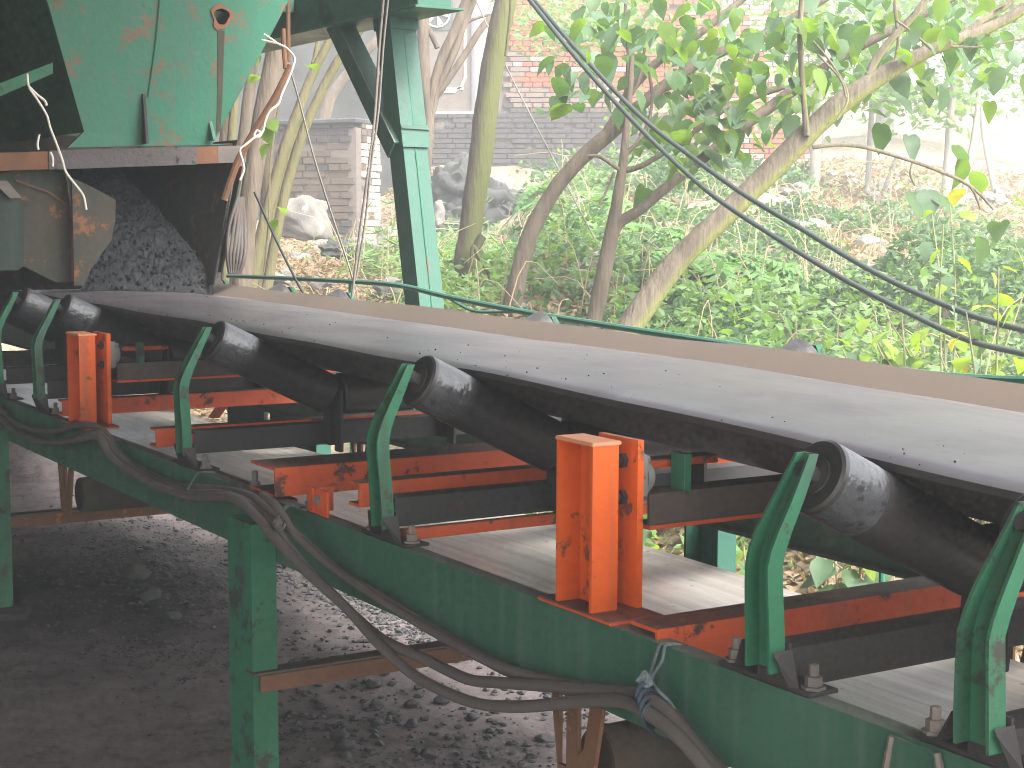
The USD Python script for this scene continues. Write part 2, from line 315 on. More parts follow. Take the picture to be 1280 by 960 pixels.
bark('bark_pale', (0.22, 0.2, 0.17), (0.36, 0.33, 0.28))

def leafmat(name, cols, trans=0.45, rough=0.5, scale=1.0):
    mat(name, {'g': ('geometry', {}), 'r': ('rgb_ramp', {'ramp': list(zip(np.linspace(0, 1, len(cols)), cols))}),
               'n': ('noise_texture', {'scale': 5.0 * scale, 'detail': 3.0}), 'v': ('hsv', {}), 'vr': ('map_range', {'from_min': 0.3, 'from_max': 0.7, 'to_min': 0.7, 'to_max': 1.25}),
               'p': ('principled_bsdf', {'roughness': rough, 'specular_ior_level': 0.35}), 't': ('translucent_bsdf', {}), 'tc': ('mix', {'mix_type': 'multiply', 'fac': 1.0, 'color2': (1.25, 1.35, 0.5)}),
               'x': ('mix_closure', {'fac': trans})},
        [('g.random_per_island', 'r.fac'), ('r.color', 'v.color'), ('g.position', 'n.vector'), ('n.fac', 'vr.value'), ('vr.result', 'v.value'), ('v.color', 'p.base_color'),
         ('v.color', 'tc.color1'), ('tc.color', 't.color'), ('p.BSDF', 'x.closure1'), ('t.BSDF', 'x.closure2')], surface='x.closure')
leafmat('leaf_a', [(0.075, 0.14, 0.055), (0.085, 0.15, 0.06)], 0.45)
leafmat('leaf_b', [(0.09, 0.15, 0.085), (0.10, 0.155, 0.09)], 0.32)
leafmat('leaf_c', [(0.12, 0.19, 0.035), (0.13, 0.20, 0.04)], 0.5)
leafmat('leaf_bright', [(0.22, 0.31, 0.05), (0.24, 0.33, 0.05)], 0.5)
paint('stem_green', (0.16, 0.17, 0.08), (0.2, 0.2, 0.1), (0.12, 0.1, 0.06), (0.2, 0.2, 0.1), 0.2, 0.66, 20, 0.7)
leafmat('leaf_yellow', [(0.38, 0.33, 0.05), (0.40, 0.34, 0.06)], 0.45)
leafmat('foliage', [(0.07, 0.13, 0.055), (0.12, 0.20, 0.085), (0.17, 0.26, 0.11), (0.11, 0.18, 0.09), (0.22, 0.28, 0.11), (0.10, 0.16, 0.06)], 0.4)
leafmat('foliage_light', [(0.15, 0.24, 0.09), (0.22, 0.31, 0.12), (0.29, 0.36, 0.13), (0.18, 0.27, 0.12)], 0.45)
leafmat('fern', [(0.10, 0.22, 0.06), (0.14, 0.28, 0.07), (0.20, 0.32, 0.08)], 0.42)
leafmat('litter', [(0.23, 0.165, 0.10), (0.14, 0.10, 0.06), (0.33, 0.26, 0.17), (0.19, 0.14, 0.095), (0.11, 0.14, 0.05), (0.28, 0.2, 0.085), (0.09, 0.085, 0.09)], 0.2)

def ground_mat(name, stops, s1=1.1, s2=14.0, bump=0.8, rough=0.9, dist=0.02, spec=0.3):
    mat(name, {'g': ('geometry', {}), 'n1': ('noise_texture', {'scale': s1, 'detail': 9.0, 'roughness': 0.62, 'distortion': 0.4}), 'n2': ('noise_texture', {'scale': s2, 'detail': 7.0, 'roughness': 0.7}),
               'a': ('math', {'math_type': 'multiply_add', 'value2': 0.45}), 'h': ('math', {'math_type': 'multiply', 'value2': 0.62}), 'r': ('rgb_ramp', {'ramp': stops}),
               'b': ('bump', {'strength': bump, 'distance': dist}), 'p': ('principled_bsdf', {'roughness': rough, 'specular_ior_level': spec})},
        [('g.position', 'n1.vector'), ('g.position', 'n2.vector'), ('n2.fac', 'a.value1'), ('n1.fac', 'h.value1'), ('h.value', 'a.value3'), ('a.value', 'r.fac'), ('r.color', 'p.base_color'),
         ('n2.fac', 'b.height'), ('b.normal', 'p.normal')])
ground_mat('soil', [(0.35, (0.10, 0.08, 0.055)), (0.5, (0.24, 0.19, 0.13)), (0.62, (0.36, 0.29, 0.2)), (0.75, (0.2, 0.2, 0.1))])
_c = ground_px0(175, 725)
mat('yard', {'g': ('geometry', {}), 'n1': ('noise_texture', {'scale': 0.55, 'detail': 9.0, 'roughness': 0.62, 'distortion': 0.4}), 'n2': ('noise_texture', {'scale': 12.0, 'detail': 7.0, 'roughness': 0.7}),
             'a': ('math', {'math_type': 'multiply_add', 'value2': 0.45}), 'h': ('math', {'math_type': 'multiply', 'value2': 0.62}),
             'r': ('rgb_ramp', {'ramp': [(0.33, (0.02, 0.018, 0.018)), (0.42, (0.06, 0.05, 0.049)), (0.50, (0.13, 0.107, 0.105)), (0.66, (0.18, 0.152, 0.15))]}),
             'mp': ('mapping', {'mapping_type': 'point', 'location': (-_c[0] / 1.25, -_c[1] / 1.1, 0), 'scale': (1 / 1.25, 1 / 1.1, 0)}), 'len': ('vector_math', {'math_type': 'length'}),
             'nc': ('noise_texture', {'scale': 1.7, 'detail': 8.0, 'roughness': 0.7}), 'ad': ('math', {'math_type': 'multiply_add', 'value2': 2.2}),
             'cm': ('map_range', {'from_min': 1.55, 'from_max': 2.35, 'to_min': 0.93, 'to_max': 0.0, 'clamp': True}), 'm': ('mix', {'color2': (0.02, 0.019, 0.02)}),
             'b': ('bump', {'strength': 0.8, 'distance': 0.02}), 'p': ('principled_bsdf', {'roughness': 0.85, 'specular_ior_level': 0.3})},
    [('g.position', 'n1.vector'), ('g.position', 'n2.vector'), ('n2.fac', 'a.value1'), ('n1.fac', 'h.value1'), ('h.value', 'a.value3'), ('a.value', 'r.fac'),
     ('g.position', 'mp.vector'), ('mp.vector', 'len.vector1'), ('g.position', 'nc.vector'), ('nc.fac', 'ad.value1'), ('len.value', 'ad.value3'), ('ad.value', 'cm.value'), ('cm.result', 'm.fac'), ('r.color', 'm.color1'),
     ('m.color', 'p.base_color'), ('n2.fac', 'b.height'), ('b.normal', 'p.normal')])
# coal-strewn yard: streaked wheel tracks in grey dust
def brickm(name, cols, rough=0.9):
    mat(name, {'g': ('geometry', {}), 'o': ('object_info', {}), 'n': ('noise_texture', {'scale': 9.0, 'detail': 5.0}), 'n2': ('noise_texture', {'scale': 60.0, 'detail': 4.0}),
               'nb': ('noise_texture', {'scale': 0.55, 'detail': 4.0, 'roughness': 0.6}), 'c': ('rgb_ramp', {'ramp': list(zip(np.linspace(0, 1, len(cols)), cols))}),
               'r': ('math', {'math_type': 'multiply_add', 'value2': 0.5}), 'r0': ('math', {'math_type': 'multiply', 'value2': 0.5}),
               'b': ('bump', {'strength': 0.6, 'distance': 0.006}), 'p': ('principled_bsdf', {'roughness': rough, 'specular_ior_level': 0.2})},
        [('g.position', 'n.vector'), ('g.position', 'n2.vector'), ('g.random_per_island', 'r0.value1'), ('n.fac', 'r.value1'), ('r0.value', 'r.value3'), ('r.value', 'c.fac'), ('c.color', 'p.base_color'), ('n2.fac', 'b.height'), ('b.normal', 'p.normal')])
brickm('brick_red', [(0.22, 0.055, 0.028), (0.31, 0.085, 0.045), (0.36, 0.14, 0.085), (0.24, 0.062, 0.034)])
brickm('brick_pale', [(0.38, 0.19, 0.135), (0.48, 0.30, 0.23), (0.55, 0.42, 0.35), (0.38, 0.22, 0.17)])
brickm('brick_soot', [(0.03, 0.03, 0.03), (0.055, 0.05, 0.047), (0.15, 0.13, 0.12), (0.045, 0.045, 0.045)])
brickm('brick_sooty', [(0.11, 0.085, 0.075), (0.15, 0.11, 0.09), (0.09, 0.08, 0.075), (0.20, 0.17, 0.15)])
brickm('brick_grey', [(0.055, 0.043, 0.033), (0.095, 0.07, 0.052), (0.16, 0.13, 0.105), (0.075, 0.052, 0.038)])
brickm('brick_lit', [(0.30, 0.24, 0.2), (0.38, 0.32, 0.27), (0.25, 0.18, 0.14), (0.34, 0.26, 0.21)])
brickm('mortar', [(0.09, 0.075, 0.065), (0.13, 0.11, 0.095), (0.08, 0.07, 0.065), (0.11, 0.095, 0.08)])

# ================================================================== terrain
_col = np.array([-700, 0, 300, 400, 560, 640, 700, 900, 1100, 1300, 1900.])
_prof = [[(8, 0), (10, .1), (14, 1), (30, 2.5), (60, 5)], [(8.6, 0), (10, .3), (12, 1.0), (17, 1.45), (24, 2.6), (60, 5)], [(8, 0), (9.2, .45), (10.5, 1.0), (13, 1.15), (17, 1.3), (24, 2.4), (60, 5)],
         [(7.6, 0), (8.8, .5), (10, .98), (13, 1.12), (17, 1.28), (21, 2.0), (24, 2.4), (60, 5)], [(6.8, 0), (8.3, .9), (10, 1.0), (14.5, 1.06), (16, 1.25), (17.3, 2.0), (21, 2.15), (60, 5)],
         [(6.6, 0), (8, .92), (9.5, 1.0), (14.0, 1.15), (15.6, 1.5), (17, 1.98), (21, 2.12), (60, 5)], [(6.2, 0), (8, .9), (9.2, 1.1), (13, 1.55), (15.5, 1.85), (21, 2.1), (60, 5)],
         [(5.4, 0), (6.4, .5), (8, .85), (11, 1.3), (14, 1.75), (17, 2.0), (21, 2.15), (60, 6)], [(4.6, 0), (5.6, .33), (8, .72), (12, 1.3), (16, 1.75), (22, 2.3), (40, 4.5), (60, 6)],
         [(4.2, 0), (5.2, .3), (8, .68), (14, 1.15), (20, 1.9), (40, 4.2), (60, 6)], [(4, 0), (6, .3), (12, .9), (20, 1.8), (60, 5)]]
_zz = np.concatenate([np.linspace(0, 24, 193), np.linspace(24.5, 160, 60)])
_tab = np.array([np.interp(_zz, [3.2] + [a for a, _ in p] + [160], [0] + [b for _, b in p] + [p[-1][1] + 6]) for p in _prof])
def _smooth(a, k, ax):
    w = np.hanning(k + 2)[1:-1]; w /= w.sum()
    return np.apply_along_axis(lambda r: np.convolve(np.pad(r, k // 2, mode='edge'), w, 'valid'), ax, a)
_tab = _smooth(_tab, 5, 1)
def height(x, y, rough=True):
    x, y = np.atleast_1d(np.asarray(x, float)), np.atleast_1d(np.asarray(y, float))
    c = np.where(y > 0.5, 640 + FPX * x / np.maximum(y, 0.5), 640)
    c = np.clip(c, _col[0], _col[-1]); i = np.clip(np.searchsorted(_col, c) - 1, 0, len(_col) - 2)
    t = (c - _col[i]) / (_col[i + 1] - _col[i]); t = t * t * (3 - 2 * t)
    zi = np.interp(y, _zz, np.arange(len(_zz))); k = np.clip(zi.astype(int), 0, len(_zz) - 2); s = zi - k
    h = (1 - t) * ((1 - s) * _tab[i, k] + s * _tab[i, k + 1]) + t * ((1 - s) * _tab[i + 1, k] + s * _tab[i + 1, k + 1])
    h = np.where(y > 3.2, h, 0)
    if rough:
        p = np.column_stack([x, y, 0 * x])
        h = h + np.clip(h / 0.5, 0, 1) * (0.22 * (meshkit.fbm(p * 0.9, 3, 3) - 0.5) + 0.10 * (meshkit.fbm(p * 4, 3, 5) - 0.5))
    return h
gx = np.concatenate([[-160, -90, -50, -30, -20], np.arange(-12, 16.01, 0.14), [20, 30, 50, 90, 160]])
gy = np.concatenate([[-120, -60, -30, -15, -8, -4], np.arange(-1, 26.01, 0.14), [28, 31, 36, 44, 60, 90, 160]])
X, Y = np.meshgrid(gx, gy, indexing='ij')
Z = height(X.ravel(), Y.ravel()).reshape(X.shape)
i, j = np.meshgrid(np.arange(len(gx) - 1), np.arange(len(gy) - 1), indexing='ij'); ny = len(gy)
quad = np.stack([i * ny + j, (i + 1) * ny + j, (i + 1) * ny + j + 1, i * ny + j + 1], -1).reshape(-1, 4)
gv = np.column_stack([X.ravel(), Y.ravel(), Z.ravel() - 0.03])
single('hillside_ground', (gv, tri(quad)), 'soil', 'brown earth bank rising behind the conveyor to the brick wall', 'ground', kind='structure', smooth=True)
# yard floor: flat working surface below the conveyor, with low heaps of spilt coal
yx, yy = np.arange(-9, 4.01, 0.05), np.arange(1.0, 9.61, 0.05)
X, Y = np.meshgrid(yx, yy, indexing='ij'); P3 = np.column_stack([X.ravel(), Y.ravel(), 0 * X.ravel()])
def heap(cx, cy, sx, sy, h): return h * np.exp(-((X - cx) / sx) ** 2 - ((Y - cy) / sy) ** 2)
HZ = (meshkit.fbm(P3 * 2.2, 5, 11).reshape(X.shape) - 0.5) * 0.045 + (meshkit.fbm(P3 * 14, 3, 12).reshape(X.shape) - 0.5) * 0.022
HZ = HZ + heap(-1.55, 5.9, .55, .35, .07) + heap(-1.0, 5.6, .4, .25, .05) + heap(-2.6, 9.2, .9, .5, .25) + heap(-.1, 4.95, .7, .25, .05) + heap(-.3, 6.3, .8, .3, .05)
Zb = height(X.ravel(), Y.ravel(), False).reshape(X.shape)
Zy = np.where(Zb < 0.10, HZ + Zb, -0.3)
ny = len(yy); i, j = np.meshgrid(np.arange(len(yx) - 1), np.arange(ny - 1), indexing='ij')
quad = np.stack([i * ny + j, (i + 1) * ny + j, (i + 1) * ny + j + 1, i * ny + j + 1], -1).reshape(-1, 4)
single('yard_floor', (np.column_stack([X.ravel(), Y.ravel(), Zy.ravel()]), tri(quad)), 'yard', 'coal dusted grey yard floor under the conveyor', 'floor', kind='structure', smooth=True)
def yard_z(x, y):
    a = np.clip(np.rint((np.asarray(x) + 9) / .05).astype(int), 0, len(yx) - 1); b = np.clip(np.rint((np.asarray(y) - 1) / .05).astype(int), 0, ny - 1)
    return Zy[a, b]

# ================================================================== conveyor frame
UH0 = -3.28
def off(u): return float(np.interp(u, [-6, -3, -2.4, -1.1, 0, .6, 1.15, 1.534, 3.2], [.03, .024, .022, .010, 0.003, -.011, -.029, -.040, -.07]))
VF = 1.14                                                          # far stringer face
fr = Thing('steel_conveyor', 'long dark green steel conveyor frame on legs with orange cross ties', 'conveyor frame')
def stringer(v0, v1, u0, u1):
    w = v1 - v0; s = 1 if v0 < .5 else -1; a = v0 if s > 0 else v1; t = .006
    poly = [(a, -.14), (a, 0), (a + s * .034, 0), (a + s * .034, -t), (a + s * t, -t), (a + s * t, -.14 + t), (a + s * .034, -.14 + t), (a + s * .034, -.14)]
    return prism_u(poly, u0, u1)
fr.part('stringer', stringer(0, .034, -10, 3.4), 'green_beam')
fr.part('stringer', stringer(VF - .034, VF, -10, 3.4), 'green_beam')
# splice plate on the near stringer, with a thick weld bead round it
fr.part('splice_plate', prism_v([(1.36, -.138), (1.385, -.004), (1.46, -.004), (1.50, -.138)], -.007, -.0005), 'green_beam')
for a, b in (((1.36, -.138), (1.385, -.004)), ((1.50, -.138), (1.46, -.004))):
    k = np.linspace(0, 1, 24)[:, None]; q = np.array(a) * (1 - k) + np.array(b) * k
    fr.part('weld_bead', tube([W(p[0], -.0065, p[1]) for p in q], .0045 + .0015 * rng.random(24), 6), 'grey_steel')
def channel_leg(uc, v, wd, dp, n0, n1):
    t = .008; s = 1 if v < .5 else -1
    poly = [(uc - wd / 2, v), (uc + wd / 2, v), (uc + wd / 2, v + s * dp), (uc + wd / 2 - t, v + s * dp), (uc + wd / 2 - t, v + s * t), (uc - wd / 2 + t, v + s * t), (uc - wd / 2 + t, v + s * dp), (uc - wd / 2, v + s * dp)]
    m = trimesh.creation.extrude_polygon(Polygon(poly).buffer(0), n1 - n0, engine='earcut'); p = np.array(m.vertices)
    top = O + U * p[:, :1] + V * p[:, 1:2]; top[:, 2] += p[:, 2] + n0
    return top, np.array(m.faces)
for uc, v in ((-.62, -.062), (-2.93, -.062), (2.2, -.062), (-.47, VF + .002), (-2.9, VF + .002)):
    s = 1 if v < .5 else -1
    fr.part('leg', channel_leg(uc, v if s > 0 else v + .062, .14, .06, -.72, -.05), 'green_paint' if s > 0 else 'green_column')
    q = W(uc, v + .03, 0)
    fr.part('foot_pad', (bevel_box([q[0] - .13, q[1] - .13, -.02], [q[0] + .13, q[1] + .13, .035], .004)), 'dark_steel')
for uc, n in ((-.53, -.385), (-2.86, -.40)):
    fr.part('leg_brace', fbox(uc - .05, uc, -.065, VF, n - .006, n, .001), 'dusty_steel')
    fr.part('leg_brace', fbox(uc - .005, uc + .001, -.05, VF - .03, n - .045, n - .007, .001), 'rust')
# orange cross ties lying on the stringers
def tie(u, n, h, d=.045, v0=.012, m='orange_dusty', top=None):
    t = .006; poly = [(u, n), (u, n + h), (u - d, n + h), (u - d, n + h - t), (u - t, n + h - t), (u - t, n + t), (u - d, n + t), (u - d, n)]
    return prism_v(poly, v0, VF - .012)
fr.part('cross_tie', tie(.87, -.045, .06, .07), 'orange_dusty', label='orange cross tie with a dusty brown top edge')
fr.part('cross_tie', tie(-.15, .045, .05, .05), 'orange_dusty')
fr.part('cross_tie', tie(-.55, .008, .066, .14, -.002), 'orange_dusty', label='wide orange channel tie with an open end')
fr.part('cross_tie', tie(-1.38, .018, .05, .05), 'orange_dusty')
fr.part('cross_tie', fbox(-.012, .003, .03, VF - .03, .0, .024, .002), 'orange_dusty', label='scraped dark red strip below the idler beam')
fr.part('cross_tie', tie(-2.25, .01, .05, .05), 'orange_dusty')
fr.part('side_rail', fbox(-.1, .78, .045, .085, -.058, -.03, .003), 'orange_dusty')
fr.part('side_rail', fbox(-1.35, -.62, .045, .085, -.045, -.012, .003), 'orange_dusty')
fr.part('side_cover', fbox(-10, -2.98, VF + .003, VF + .008, -.14, .33, .001), 'dark_steel', label='dark cover sheet on the far side under the hopper')
for (xa, ya), (xb, yb) in (((196, 527), (219, 494)), ((262, 522), (284, 492))):
    q0, q1 = onv(xa, ya, .98), onv(xb, yb, .98); fr.part('diagonal_strut', hull([W(q[0] + a, .98 + b, q[2]) for q in (q0, q1) for a in (-.018, .03) for b in (0, .03)]), 'orange_dusty')
q0, q1 = onv(284, 517, 1.24), onv(385, 486, 1.24)
fr.part('side_panel', fbox(q0[0], (q0[0] + q1[0]) / 2 - .02, 1.24, 1.26, q0[2] - .1, q1[2] + .05, .003), 'green_dirty'); fr.part('side_panel', fbox((q0[0] + q1[0]) / 2 + .02, q1[0], 1.25, 1.27, q0[2] - .1, q1[2] + .03, .003), 'green_dirty')
fr.part('end_plate', fbox(-.36, -.354, .0, .05, .004, .058, .001), 'orange_dusty'); fr.part('bolt', lathe(W(-.33, -.004, .035), W(-.33, .02, .035), [(0, 0), (0, .011), (.012, .011), (.012, .006), (.02, .006)], 6), 'grey_steel')
fr.part('end_plate', fbox(-.39, -.29, .004, .010, .002, .058, .001), 'orange_dusty')
for q in (-.41, -.72):
    fr.part('stud_bolt', lathe(W(q, .02, -.002), W(q, .02, .06), [(0, 0), (0, .02), (.006, .02), (.006, .013), (.02, .013), (.02, .008), (.045, .008), (.047, 0)], 8), 'grey_steel')
fr.done()

# ================================================================== troughing idlers
def roller(t, p0, p1, mt='roller_steel'):
    L = np.linalg.norm(np.asarray(p1) - p0); R = .054
    r = t.part('roller', lathe(p0, p1, [(.003, .022), (.003, .036), (.0, .044), (.0, R - .004), (.004, R), (L - .004, R), (L, R - .004), (L, .044), (L - .004, .036), (L - .012, .022)], 36), mt, smooth=32)
    t.part('end_seal', lathe(p0, p1, [(.002, 0), (.002, .0235), (.0005, .026), (.003, .027)], 24), 'dark_steel', r)
    t.part('shaft', lathe(p0 - (p1 - p0) / L * .026, p1 + (p1 - p0) / L * .026, [(0, 0), (0, .012), (L + .052, .012), (L + .052, 0)], 12), 'dark_steel', r)
    return r
def channel_arm(u, pts, mirror):
    """Bent channel whose open side faces outwards; pts: (v of the web, n, width along the belt, flange depth)."""
    path, sec = [], []; t = .005
    for v, n, w, a in pts:
        h = w / 2; s = [(-h, -a), (-h, 0), (h, 0), (h, -a), (h - t, -a), (h - t, -t), (-h + t, -t), (-h + t, -a)]
        path.append(W(u, (VF - v) if mirror else v, n)); sec.append([U * x + V * (-y if mirror else y) for x, y in s])
    v, f = sweep(path, sec); K = 8; ends = []
    for k in (0, (len(pts) - 1) * K): ends += [[k, k + 1, k + 6], [k, k + 6, k + 7], [k + 1, k + 2, k + 5], [k + 1, k + 5, k + 6], [k + 2, k + 3, k + 4], [k + 2, k + 4, k + 5]]
    return v, np.vstack([f, ends])
def idler(u, label, group='troughing idler sets under the belt', lean=0.0, beam_dn=0.0, wide=1.0):
    t = Thing('idler_set', label, 'conveyor idler', group)
    o = off(u); n0 = .026 + o + beam_dn
    t.part('base_beam', join(prism_v([(u, n0), (u, n0 + .057), (u - .055, n0 + .057), (u - .055, n0 + .051), (u - .006, n0 + .051), (u - .006, n0)], .015, VF - .015)), 'dark_steel')
    A, B = np.array([.066, .316 + o]), np.array([.385, .160 + o])
    ur = u + .0
    near = roller(t, W(ur, A[0], A[1]), W(ur, B[0], B[1]))
    d = (B - A) / np.linalg.norm(B - A); q0, q1 = A + d * .010, A + d * .098
    t.part('worn_band', lathe(W(ur, *q0), W(ur, *q1), [(0, .0535), (.003, .0545), (.08, .0545), (.09, .0535)], 36), 'roller_band', near, 'worn grey outer band of the roller', smooth=32)
    roller(t, W(ur, .414, .160 + o), W(ur, VF - .414, .160 + o))
    far = roller(t, W(ur, VF - A[0], A[1]), W(ur, VF - B[0], B[1]), 'coal_lump')
    pth = [(-.002, max(.026, n0 + .002), .050, .025), (-.004, .10 + o, .048, .025), (-.008, .175 + o, .046, .025), (-.008, .20 + o, .045, .025), (-.003, .222 + o, .044, .024), (.008, .248 + o, .042, .023), (.029, .288 + o, .037, .021), (.050, .328 + o, .031, .018), (.059, .347 + o, .027, .016)]
    pth = [(v + .002 + lean * (n - .1), n, a * wide, b * wide) for v, n, a, b in pth]
    for mir in (False, True):
        t.part('bracket', (lambda m: (m[0] + (meshkit.fbm(m[0] * 16, 2, int(u * 100) + 900)[:, None] - .5) * .007 * U, m[1]))(channel_arm(u, pth, mir)), 'green_paint')
        s = -1 if mir else 1; vb = VF if mir else 0
        t.part('foot_plate', fbox(u - .12, u + .075, vb + s * .002, vb + s * .052, .0015, .0075, .001), 'dark_steel')
        t.part('foot_gusset', join(hull([W(u + a, vb + s * b, n) for a, b, n in ((-.085, .002, .0076), (-.075, .03, .0076), (-.033, -.028, .062), (-.029, .004, .062), (-.033, -.028, .056), (-.08, .004, .0076))]), hull([W(u + a, vb + s * b, n) for a, b, n in ((.032, -.027, .058), (.034, .004, .058), (.05, .004, .0076), (.038, -.004, .0076), (.036, -.027, .05))]), hull([W(u + a, vb + s * b, n) for a, b, n in ((-.031, -.001, .008), (.031, -.001, .008), (.031, .003, .008), (-.031, .003, .008), (-.031, .002, .066), (.031, .002, .066), (-.031, .006, .066), (.031, .006, .066))])), 'dark_steel')
        for q in (-.105, .058):
            t.part('bolt', lathe(W(u + q, vb + s * .022, .007), W(u + q, vb + s * .022, .055), [(0, .0), (0, .017), (.005, .017), (.005, .012), (.018, .012), (.019, .007), (.034, .007), (.036, 0)], 6), 'grey_steel')
    for vb in (.4, VF - .4):
        t.part('hanger_plate', hull([W(u + a, vb + b, n) for a, b, n in [(-.025, -.02, n0 - .0), (.022, -.02, n0), (-.025, .02, n0), (.022, .02, n0), (-.018, -.014, .175 + o), (.018, -.014, .175 + o), (-.018, .014, .175 + o), (.018, .014, .175 + o)]]), 'dark_steel')
        t.part('shaft_strap', prism_v(Polygon([(u + .024, n0 - .012), (u + .052, n0 - .012), (u + .055, n0 + .02), (u + .052, .17 + o), (u + .024, .17 + o)]).buffer(.004), vb - .004, vb + .004), 'dark_steel')
    return t.done()
idler(1.15, 'green bracketed black idler set right of the near orange post, speckled roller end', wide=1.08, beam_dn=-.006)
idler(1.534, 'nearest green bracketed idler set, cut by the right edge of the view', wide=1.12, beam_dn=-.006, lean=.03)
idler(0.0, 'green bracketed idler set in the middle, left of the near orange post', wide=1.05, lean=-.03)
idler(-1.10, 'green bracketed idler set with bright roller end, right of the far orange post')
idler(-2.42, 'green bracketed idler set close behind the left of the far orange post')
idler(-2.93, 'farthest visible idler set at the left edge, in front of the chute')
idler(-3.6, 'idler set in the dark under the coal chute')

# ================================================================== belt
sv = np.array([.196, .25, .31, .36, .395, .425, .47, .52, .57, .62, .67, .715, .745, .78, .83, .89, .918, .944])
def trough(v):
    a = np.interp(v, [.196, .41, .73, .944], [.321, .219, .219, .341]); return a
vv = np.linspace(.196, .944, 61); nn = trough(vv); k = np.hanning(13); k /= k.sum()
nn = np.convolve(np.concatenate([nn[0] + (nn[1] - nn[0]) * np.arange(-6, 0), nn, nn[-1] + (nn[-1] - nn[-2]) * np.arange(1, 7)]), k, 'valid')
ID = [-10.5, -9, -7.6, -6.4, -5.2, -3.6, -2.93, -2.42, -1.10, 0, 1.15, 1.534, 2.7, 4]
us = np.arange(-10.0, 3.3, .06)
def sag(u):
    i = np.clip(np.searchsorted(ID, u) - 1, 0, len(ID) - 2); t = (u - ID[i]) / (ID[i + 1] - ID[i]); L = ID[i + 1] - ID[i]
    return 4 * t * (1 - t) * .006 * L * L
rows_t, rows_b = [], []
for u in us:
    s = sag(u); e = np.abs(vv - .57) / .374
    wav = .004 * math.sin(u * 3.1) + .003 * math.sin(u * 7.7 + 1)
    n = nn + .006 + off(u) - s * (1 - .9 * e ** 2) + (e ** 6) * wav * .6
    flat = np.clip((sag(u) * 6), 0, 1) * .0
    rows_t.append(np.column_stack([np.full_like(vv, u), vv, n + .0])); rows_b.append(np.column_stack([np.full_like(vv, u), vv, n - .011]))
def belt_sheet(rows, flip=False):
    v = np.vstack(rows); m = len(rows[0]); i, j = np.meshgrid(np.arange(len(rows) - 1), np.arange(m - 1), indexing='ij')
    q = np.stack([i * m + j, (i + 1) * m + j, (i + 1) * m + j + 1, i * m + j + 1], -1).reshape(-1, 4)
    if flip: q = q[:, ::-1]
    return to_w((v, tri(q)))
blt = Thing('conveyor_belt', 'wide grey troughed rubber belt running through the scene with a tan dusty margin', 'conveyor belt')
blt.part('carrying_strand', belt_sheet(rows_t), 'belt_top', smooth=True)
side = []
for e in (0, -1):
    r = np.array([a[e] for a in rows_t]); b = np.array([a[e] for a in rows_b])
    v = np.vstack([r, b]); m = len(r); i = np.arange(m - 1); side.append(to_w((v, tri(np.stack([i, i + 1, m + i + 1, m + i], 1)))))
blt.part('belt_underside', join(belt_sheet(rows_b, True), *side), 'belt_under', label='dark underside and cut edge of the belt', smooth=30)
rv = np.linspace(.17, .97, 17); rr = [np.column_stack([np.full_like(rv, u), rv, -.2 + off(u) * .6 + .01 * np.sin((rv - .17) * 9 + u * .8) - .004 * math.sin(u * 4) * 1]) for u in us]
blt.part('return_strand', join(belt_sheet(rr), belt_sheet([r - [0, 0, .01] for r in rr], True)), 'belt_return', smooth=True, label='pale flat return strand lower in the frame')
blt.done()

# fine coal carried on the belt: a smooth level bed between the near edge and the bare far margin
bv_ = np.linspace(.212, .884, 34); bn_ = np.interp(bv_, [.212, .26, .5, .80, .866, .884], [.3235, .331, .333, .318, .303, .298]); rows = []
for u in us[us > UH0]:
    s_ = .001 * math.sin(u * 2.3) + .0006 * math.sin(u * 6.1 + 2); wv_ = (meshkit.fbm(np.column_stack([np.full_like(bv_, u) * 2.5, bv_ * 9, 0 * bv_]), 3, 6) - .5) * .003 * np.sin(np.pi * np.clip((bv_ - .212) / .672, 0, 1)) ** .5
    n_ = bn_ + off(u) + s_ * (bv_ > .23) * (bv_ < .87) + wv_
    edge = np.interp(bv_, vv, nn) + .006 + off(u) - sag(u) * (1 - .9 * (np.abs(bv_ - .57) / .374) ** 2)
    n_[0] = edge[0] - .002; n_[-1] = edge[-1] - .003; n_[1] = max(n_[1], edge[1] + .003)
    rows.append(np.column_stack([np.full_like(bv_, u), bv_ + .006 * math.sin(u * 5 + 1) * (bv_ > .8), n_]))
single('coal_bed', belt_sheet(rows), 'coal_layer', 'smooth grey bed of fine coal carried along on the belt', 'coal', kind='stuff', smooth=True)
def bed_n(v): return float(np.interp(v, bv_, bn_))
rb = np.random.default_rng(17); ico_ = trimesh.creation.icosahedron(); cr = []
for k in range(170):
    u = rb.uniform(UH0, 2.6); v = .218 + abs(rb.normal(0, .10)) if k % 4 else rb.uniform(.22, .86)
    if v > .86: continue
    s_ = .0008 + .0017 * rb.random() ** 3
    cr.append(np.asarray(W(u, v, bed_n(v) + off(u) + s_ * .4)) + np.array(ico_.vertices) * s_ * rb.uniform(.6, 1.3, (12, 1)))
single('coal_crumbs', (np.vstack(cr), (np.array(ico_.faces)[None] + (np.arange(len(cr)) * 12)[:, None, None]).reshape(-1, 3)), 'coal', 'scattered black coal crumbs on the grey bed of the belt', 'coal', kind='stuff')

